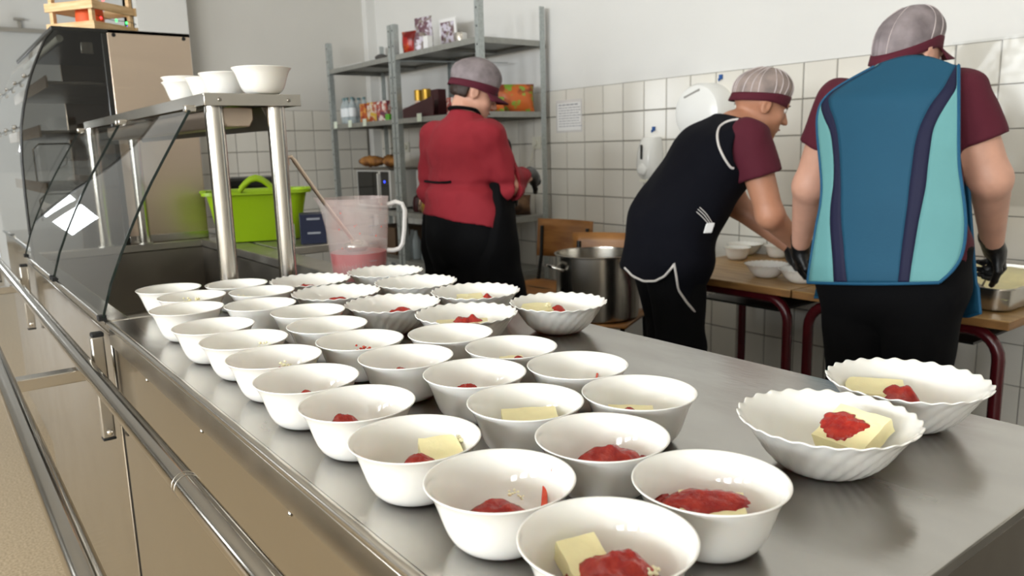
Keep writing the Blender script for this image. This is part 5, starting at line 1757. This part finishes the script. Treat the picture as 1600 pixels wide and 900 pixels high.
edge = {}
edge['l'] = tab_panel('tabard_side', 1, 2, MT['cl_aqua'], 5)
tab_panel('tabard_stripe', 2, 3, MT['cl_stripe'], 4)
tab_panel('tabard_back', 3, 4, MT['cl_teal'], 22)
tab_panel('tabard_stripe', 4, 5, MT['cl_stripe'], 4)
edge['r'] = tab_panel('tabard_side', 5, 6, MT['cl_aqua'], 10)
pl = [Vector(r_[0]) for r_ in edge['l'][3:]]
pr = [Vector(r_[-1]) for r_ in edge['r']]
bot = [Vector(on_tabard(1262 + (1468 - 1262) * k / 14, 441.5 + 2 * math.sin(PI * k / 14))) for k in range(15)]
MB().tube(pl, .0042, 8).build('piping', MT['piping_t'], pT.root, local=True)
MB().tube(pr, .0042, 8).build('piping', MT['piping_t'], pT.root, local=True)
MB().tube(bot, .0045, 8).build('piping', MT['piping_t'], pT.root, local=True)


# front sheet of the tabard, showing its inner side past the hip
def front(u, v):
    z = .72 + (1.35 - .72) * v
    w = .165 + .075 * (1 - v) ** 1.3
    x = -.02 - .03 * v + (2 * u - 1) * w * (1 - .45 * max(0, v - .75) / .25)
    t = min(1, abs(2 * u - 1))
    y = .195 - .10 * t * t - .02 * max(0, 1 - v * 2) + .10 * max(0, v - .6) - .02 * (1 - v)
    if z < .80 and u > .9: z += (u - .9) * .25
    return V3(x, y, z)


MB().grid(front, 26, 20).build('tabard_front', MT['cl_teal'], pT.root, local=True, solid=.0025)
MB().tube([Vector(front(1, v / 19)) for v in range(20)], .0042, 8).build('piping', MT['piping_t'], pT.root, local=True)
MB().tube([Vector(front(u / 25, 0)) for u in range(26)], .0042, 8).build('piping', MT['piping_t'], pT.root, local=True)
# person bending in the black tabard
J = dict(pelvis=(0, .045, .86), waist=(0, .100, 1.00), chest=(0, .190, 1.135), neck=(0, .275, 1.265), shL=(-.170, .262, 1.215), shR=(.170, .262, 1.218),
         elL=(-.205, .375, .955), wrL=(-.085, .535, .806), elR=(.205, .330, .955), wrR=(.105, .470, .846),
         hipL=(-.090, .02, .82), hipR=(.090, .03, .82), knL=(-.085, .075, .47), knR=(.085, .06, .47), anL=(-.09, .02, .09), anR=(.09, .0, .09),
         head=(0, .372, 1.338), bulk=(1.08, 1.18, 1), armr=(.056, .046, .030))
A_K = head_frame((.05, .93, -.36))
pK = Person('person in black tabard with white piping bending over the desk', (1.93, -2.15), -122, J, None)
J = pK.J; J['hA'] = A_K; J['fwd'] = A_K[1]; J['up'] = A_K[2]
hfK = head_prims(J['head'], A_K)
torsoK, armsK, legsK, neckK, wholeK = body_fn(J, hfK)
pK.part('body', wholeK, (-.33, -.2, -.01), (.33, .66, 1.46), .0062, MT['skin_b'])
teeK = lambda P, J=J: union([torsoK(P, .010), upper_sleeve(P, J['shL'], J['elL'], .50, .074, .078), upper_sleeve(P, J['shR'], J['elR'], .50, .074, .078)], .025) + .003 * wob(P, 45)
pK.part('t_shirt', lambda P: smax(smax(teeK(P), (P - J['neck']) @ nrm(V3(0, .45, .9)) - .012, .006), .9 - P[:, 2], .004), (-.34, -.2, .88), (.34, .48, 1.36), .0075, MT['cl_maroon'])
pK.part('trousers', lambda P: smax(smax(smin(torsoK(P, .012), legsK(P, .022), .03) + .004 * wob(P, 28, 2), P[:, 2] - .93, .004), .05 - P[:, 2], .004), (-.3, -.24, .03), (.3, .32, .96), .009, MT['cl_black'])
for s in 'LR':
    a = J['an' + s]
    pK.part('shoe', lambda P: smax(d_cone(P, V3(a[0], a[1] - .03, .035), V3(a[0], a[1] + .15, .03), .046, .042), .0 - P[:, 2], .004), (a[0] - .07, a[1] - .12, -.01), (a[0] + .07, a[1] + .22, .1), .007, MT['shoe'])
# hem of the tabard, side on: back panel, notch, front panel
def side_pt(p, x, y, xl):
    d = np.array(ray(x, y)); c = V3(0, 0, CAM_H)
    t = ((p.o - c) @ p.r + xl) / (d @ p.r)
    return p.local(c + t * d)


HP = [(957, 430, .02), (972, 428, .08), (986, 426, .13), (994, 436, .15), (1008, 442, .17), (1025, 441, .19), (1038, 433, .20), (1047, 418, .20), (1051, 408, .20), (1052, 425, .20), (1057, 452, .19), (1070, 472, .17), (1085, 490, .14)]
HEM = [side_pt(pK, *h) for h in HP]
hy = np.array([-.4] + [h[1] for h in HEM] + [.5]); hz = np.array([HEM[0][2]] + [h[2] for h in HEM] + [HEM[-1][2] + .02])
hy = np.maximum.accumulate(hy + 1e-4 * np.arange(len(hy)))


def tabK(P):
    d = torsoK(P, .026)
    sk = d_ecap(P, J['pelvis'] + V3(0, -.01, .05), V3(0, -.020, .60), .125, .165, V3(1, 0, 0), 1.30)
    d = smin(d, sk, .06) + .004 * wob(P, 26, 1)
    d = smax(d, np.interp(P[:, 1], hy, hz) - P[:, 2], .003)
    for s_, e_ in ((1, 'R'), (-1, 'L')):
        d = smax(d, -d_cone(P, V3(s_ * .150, .262, 1.180), V3(s_ * .42, .300, 1.165), .078, .092), .008)
    return smax(d, (P - J['neck']) @ nrm(V3(0, .5, .87)) - .008, .006)


pK.part('tabard', tabK, (-.32, -.26, .56), (.32, .46, 1.36), .0068, MT['cl_navy'])
for pix in (
            [(1178, 184), (1165, 184), (1154, 187), (1142, 189), (1132, 193), (1124, 200), (1121, 212), (1123, 227), (1128, 240), (1134, 251), (1141, 261), (1146, 263)], [(1128, 160), (1140, 161), (1150, 164), (1160, 169)],
            [(1088, 331), (1097, 339), (1106, 349)], [(1090, 327), (1100, 336), (1110, 350)], [(1093, 324), (1104, 335), (1115, 353)]):
    r = .0042 if len(pix) > 4 else (.0035 if len(pix) == 5 else .0016)
    if pix[0] == (1128, 160): r = .003
    pK.tube_on('piping', pix, tabK, r, MT['piping_w'])
hem_pts = []
for y_, z_ in zip(np.linspace(hy[1] + .012, hy[-2], 44), np.interp(np.linspace(hy[1] + .012, hy[-2], 44), hy, hz)):
    x_ = .40
    while x_ > 0 and tabK(V3(x_, y_, z_ + .004)[None])[0] > 0: x_ -= .002
    if x_ > .01: hem_pts.append(Vector((x_ + .001, y_, z_ + .002)))
MB().tube(hem_pts, .0042, 8).build('piping', MT['piping_w'], pK.root, local=True)
hp_ = pK.px(1107, 356, tabK)
if hp_ is not None:
    MB().obox(Vector(hp_) + Vector((.006, 0, 0)), (0, 1, 0), (0, .3, 1), (1, 0, 0), .030, .036, .006).build('pocket_tissue', MT['paper'], pK.root, local=True, bevel=.003)
for s, dr, n, th in (('L', (.12, .12, -.60), (.3, .5, .1), -1), ('R', (-.05, .35, -.45), (-.7, .2, -.2), 1)):
    w = J['wr' + s] + nrm(J['wr' + s] - J['el' + s]) * .015
    f, lo, hi = hand_sdf(w, np.array(dr), np.array(n), .6, .08, th)
    pK.part('glove', f, lo, hi, .0032, MT['glove'])
cap(pK, J['head'], A_K, MT['net_tan'], 20, .010, 5, brim=False, tilt=.012)
eyes(pK, J['head'], A_K)

# person in red by the rack
J = dict(pelvis=(-.03, 0, .85), waist=(-.035, -.005, 1.05), chest=(-.045, .010, 1.205), neck=(-.045, .035, 1.350), shL=(-.215, .010, 1.262), shR=(.125, .010, 1.258),
         elL=(-.262, .010, 1.030), wrL=(-.120, .230, 1.010), elR=(.178, .060, 1.050), wrR=(.135, .235, 1.085),
         hipL=(-.120, 0, .82), hipR=(.065, 0, .82), knL=(-.120, .02, .45), knR=(.06, .02, .45), anL=(-.125, -.02, .09), anR=(.065, -.02, .09),
         head=(-.035, .085, 1.452), bulk=(1.10, .96, 1), bustL=(-.12, .10, 1.20), bustR=(.03, .10, 1.20))
A_R = head_frame((.55, .74, -.40))
pR = Person('person in long red tunic and black apron facing the storage rack', (2.80, -1.90), -80, J, None)
J = pR.J; J['hA'] = A_R; J['fwd'] = A_R[1]; J['up'] = A_R[2]
hfR = head_prims(J['head'], A_R)
torsoR, armsR, legsR, neckR, wholeR = body_fn(J, hfR)
pR.part('body', wholeR, (-.36, -.2, -.01), (.28, .42, 1.62), .0075, MT['skin_a'])


def tunic(P):
    d = torsoR(P, .020)
    sk = d_ecap(P, V3(-.03, -.005, 1.02), V3(-.03, .0, .82), .102, .150, V3(1, 0, 0), 1.42)
    d = smin(d, sk, .05)
    for s in 'LR':
        e = J['el' + s] + (J['wr' + s] - J['el' + s]) * .72
        sl = smin(d_cone(P, J['sh' + s], J['el' + s], .068, .064), d_cone(P, J['el' + s], e, .064, .048), .03)
        sl = smax(sl, (P - e) @ nrm(J['wr' + s] - J['el' + s]), .005)
        d = smin(d, sl, .03)
    d = d + .0055 * wob(P * V3(1, 1, 1.6), 22, 3) + .0025 * wob(P, 60, 1) + .012 * np.exp(-((P[:, 2] - 1.055) / .018) ** 2)
    hem = .925 - .16 * np.clip(P[:, 0] + .06, 0, 1) - .35 * np.clip(P[:, 0] - .16, 0, 1) + .28 * np.exp(-((P[:, 1] - .055) / .02) ** 2) * (P[:, 0] > .05)
    d = smax(d, hem - P[:, 2], .004)
    return smax(d, (P - J['neck']) @ nrm(V3(0, .35, .93)) - .004, .006)


pR.part('tunic', tunic, (-.40, -.26, .78), (.32, .42, 1.45), .0072, MT['cl_red'])
pR.part('trousers', lambda P: smax(smax(smin(torsoR(P, .014), legsR(P, .022), .03) + .003 * wob(P, 30), P[:, 2] - .95, .004), .05 - P[:, 2], .004), (-.32, -.26, .03), (.28, .28, .98), .009, MT['cl_black'])


def apronR(P):
    d = torsoR(P, .034)
    sk = d_ecap(P, V3(-.03, .01, 1.02), V3(-.02, .03, .46), .142, .205, V3(1, 0, 0), 1.40)
    d = smin(d, sk, .05) + .004 * wob(P, 26, 2)
    d = smax(d, .48 - P[:, 2], .004)
    d = smax(d, (.005 - .26 * np.clip(1.10 - P[:, 2], 0, .35)) - P[:, 1], .004)
    return smax(d, P[:, 2] - (1.27 - .8 * np.clip(np.abs(P[:, 0] + .045) - .10, 0, 1)), .004)


pR.part('apron', apronR, (-.40, -.24, .46), (.36, .32, 1.32), .009, MT['cl_black'])
for s in 'LR':
    a = J['an' + s]
    pR.part('shoe', lambda P: smax(d_cone(P, V3(a[0], -.05, .035), V3(a[0], .13, .03), .046, .042), .0 - P[:, 2], .004), (a[0] - .07, -.13, -.01), (a[0] + .07, .2, .1), .007, MT['shoe'])
for s, dr, n, th in (('L', (.5, .7, -.1), (.5, -.3, -.6), 1), ('R', (-.25, .8, -.05), (-.7, -.2, -.4), -1)):
    w = J['wr' + s] + nrm(J['wr' + s] - J['el' + s]) * .005
    f, lo, hi = hand_sdf(w, np.array(dr), np.array(n), .7, .08, th)
    pR.part('glove', f, lo, hi, .0036, MT['glove'])
cap(pR, J['head'], A_R, MT['net'], 0, .024, 7, scale=1.0)
eyes(pR, J['head'], A_R)
hairR = lambda P: smax(smax(d_ell(P, J['head'] - A_R[1] * .016, (.0785, .092, .096), A_R), (P - J['head']) @ A_R[2] - .03, .01), .022 - np.abs((P - J['head']) @ A_R[0]) * 0 - .022 - ((P - J['head']) @ A_R[2] + .045), .01) + .0015 * wob(P, 160)
pR.part('hair', lambda P: smax(hairR(P), (P - J['head']) @ A_R[1] + .030, .01), J['head'] - .14, J['head'] + .14, .005, MT['hair'])
nk = [Vector(J['neck'] + V3(.062 * math.cos(w), .062 * math.sin(w) - .004, .022 + .012 * -math.sin(w) - .02 * max(0, math.sin(w)))) for w in [2 * PI * k / 24 for k in range(25)]]
MB().tube(nk, .013, 8, flat=.6).build('apron_neck_strap', MT['cl_black'], pR.root, local=True)
pR.tube_on('apron_tie', [(664, 283), (672, 284), (680, 285), (690, 285), (698, 285), (705, 284)], tunic, .0055, MT['cl_black'], .001)
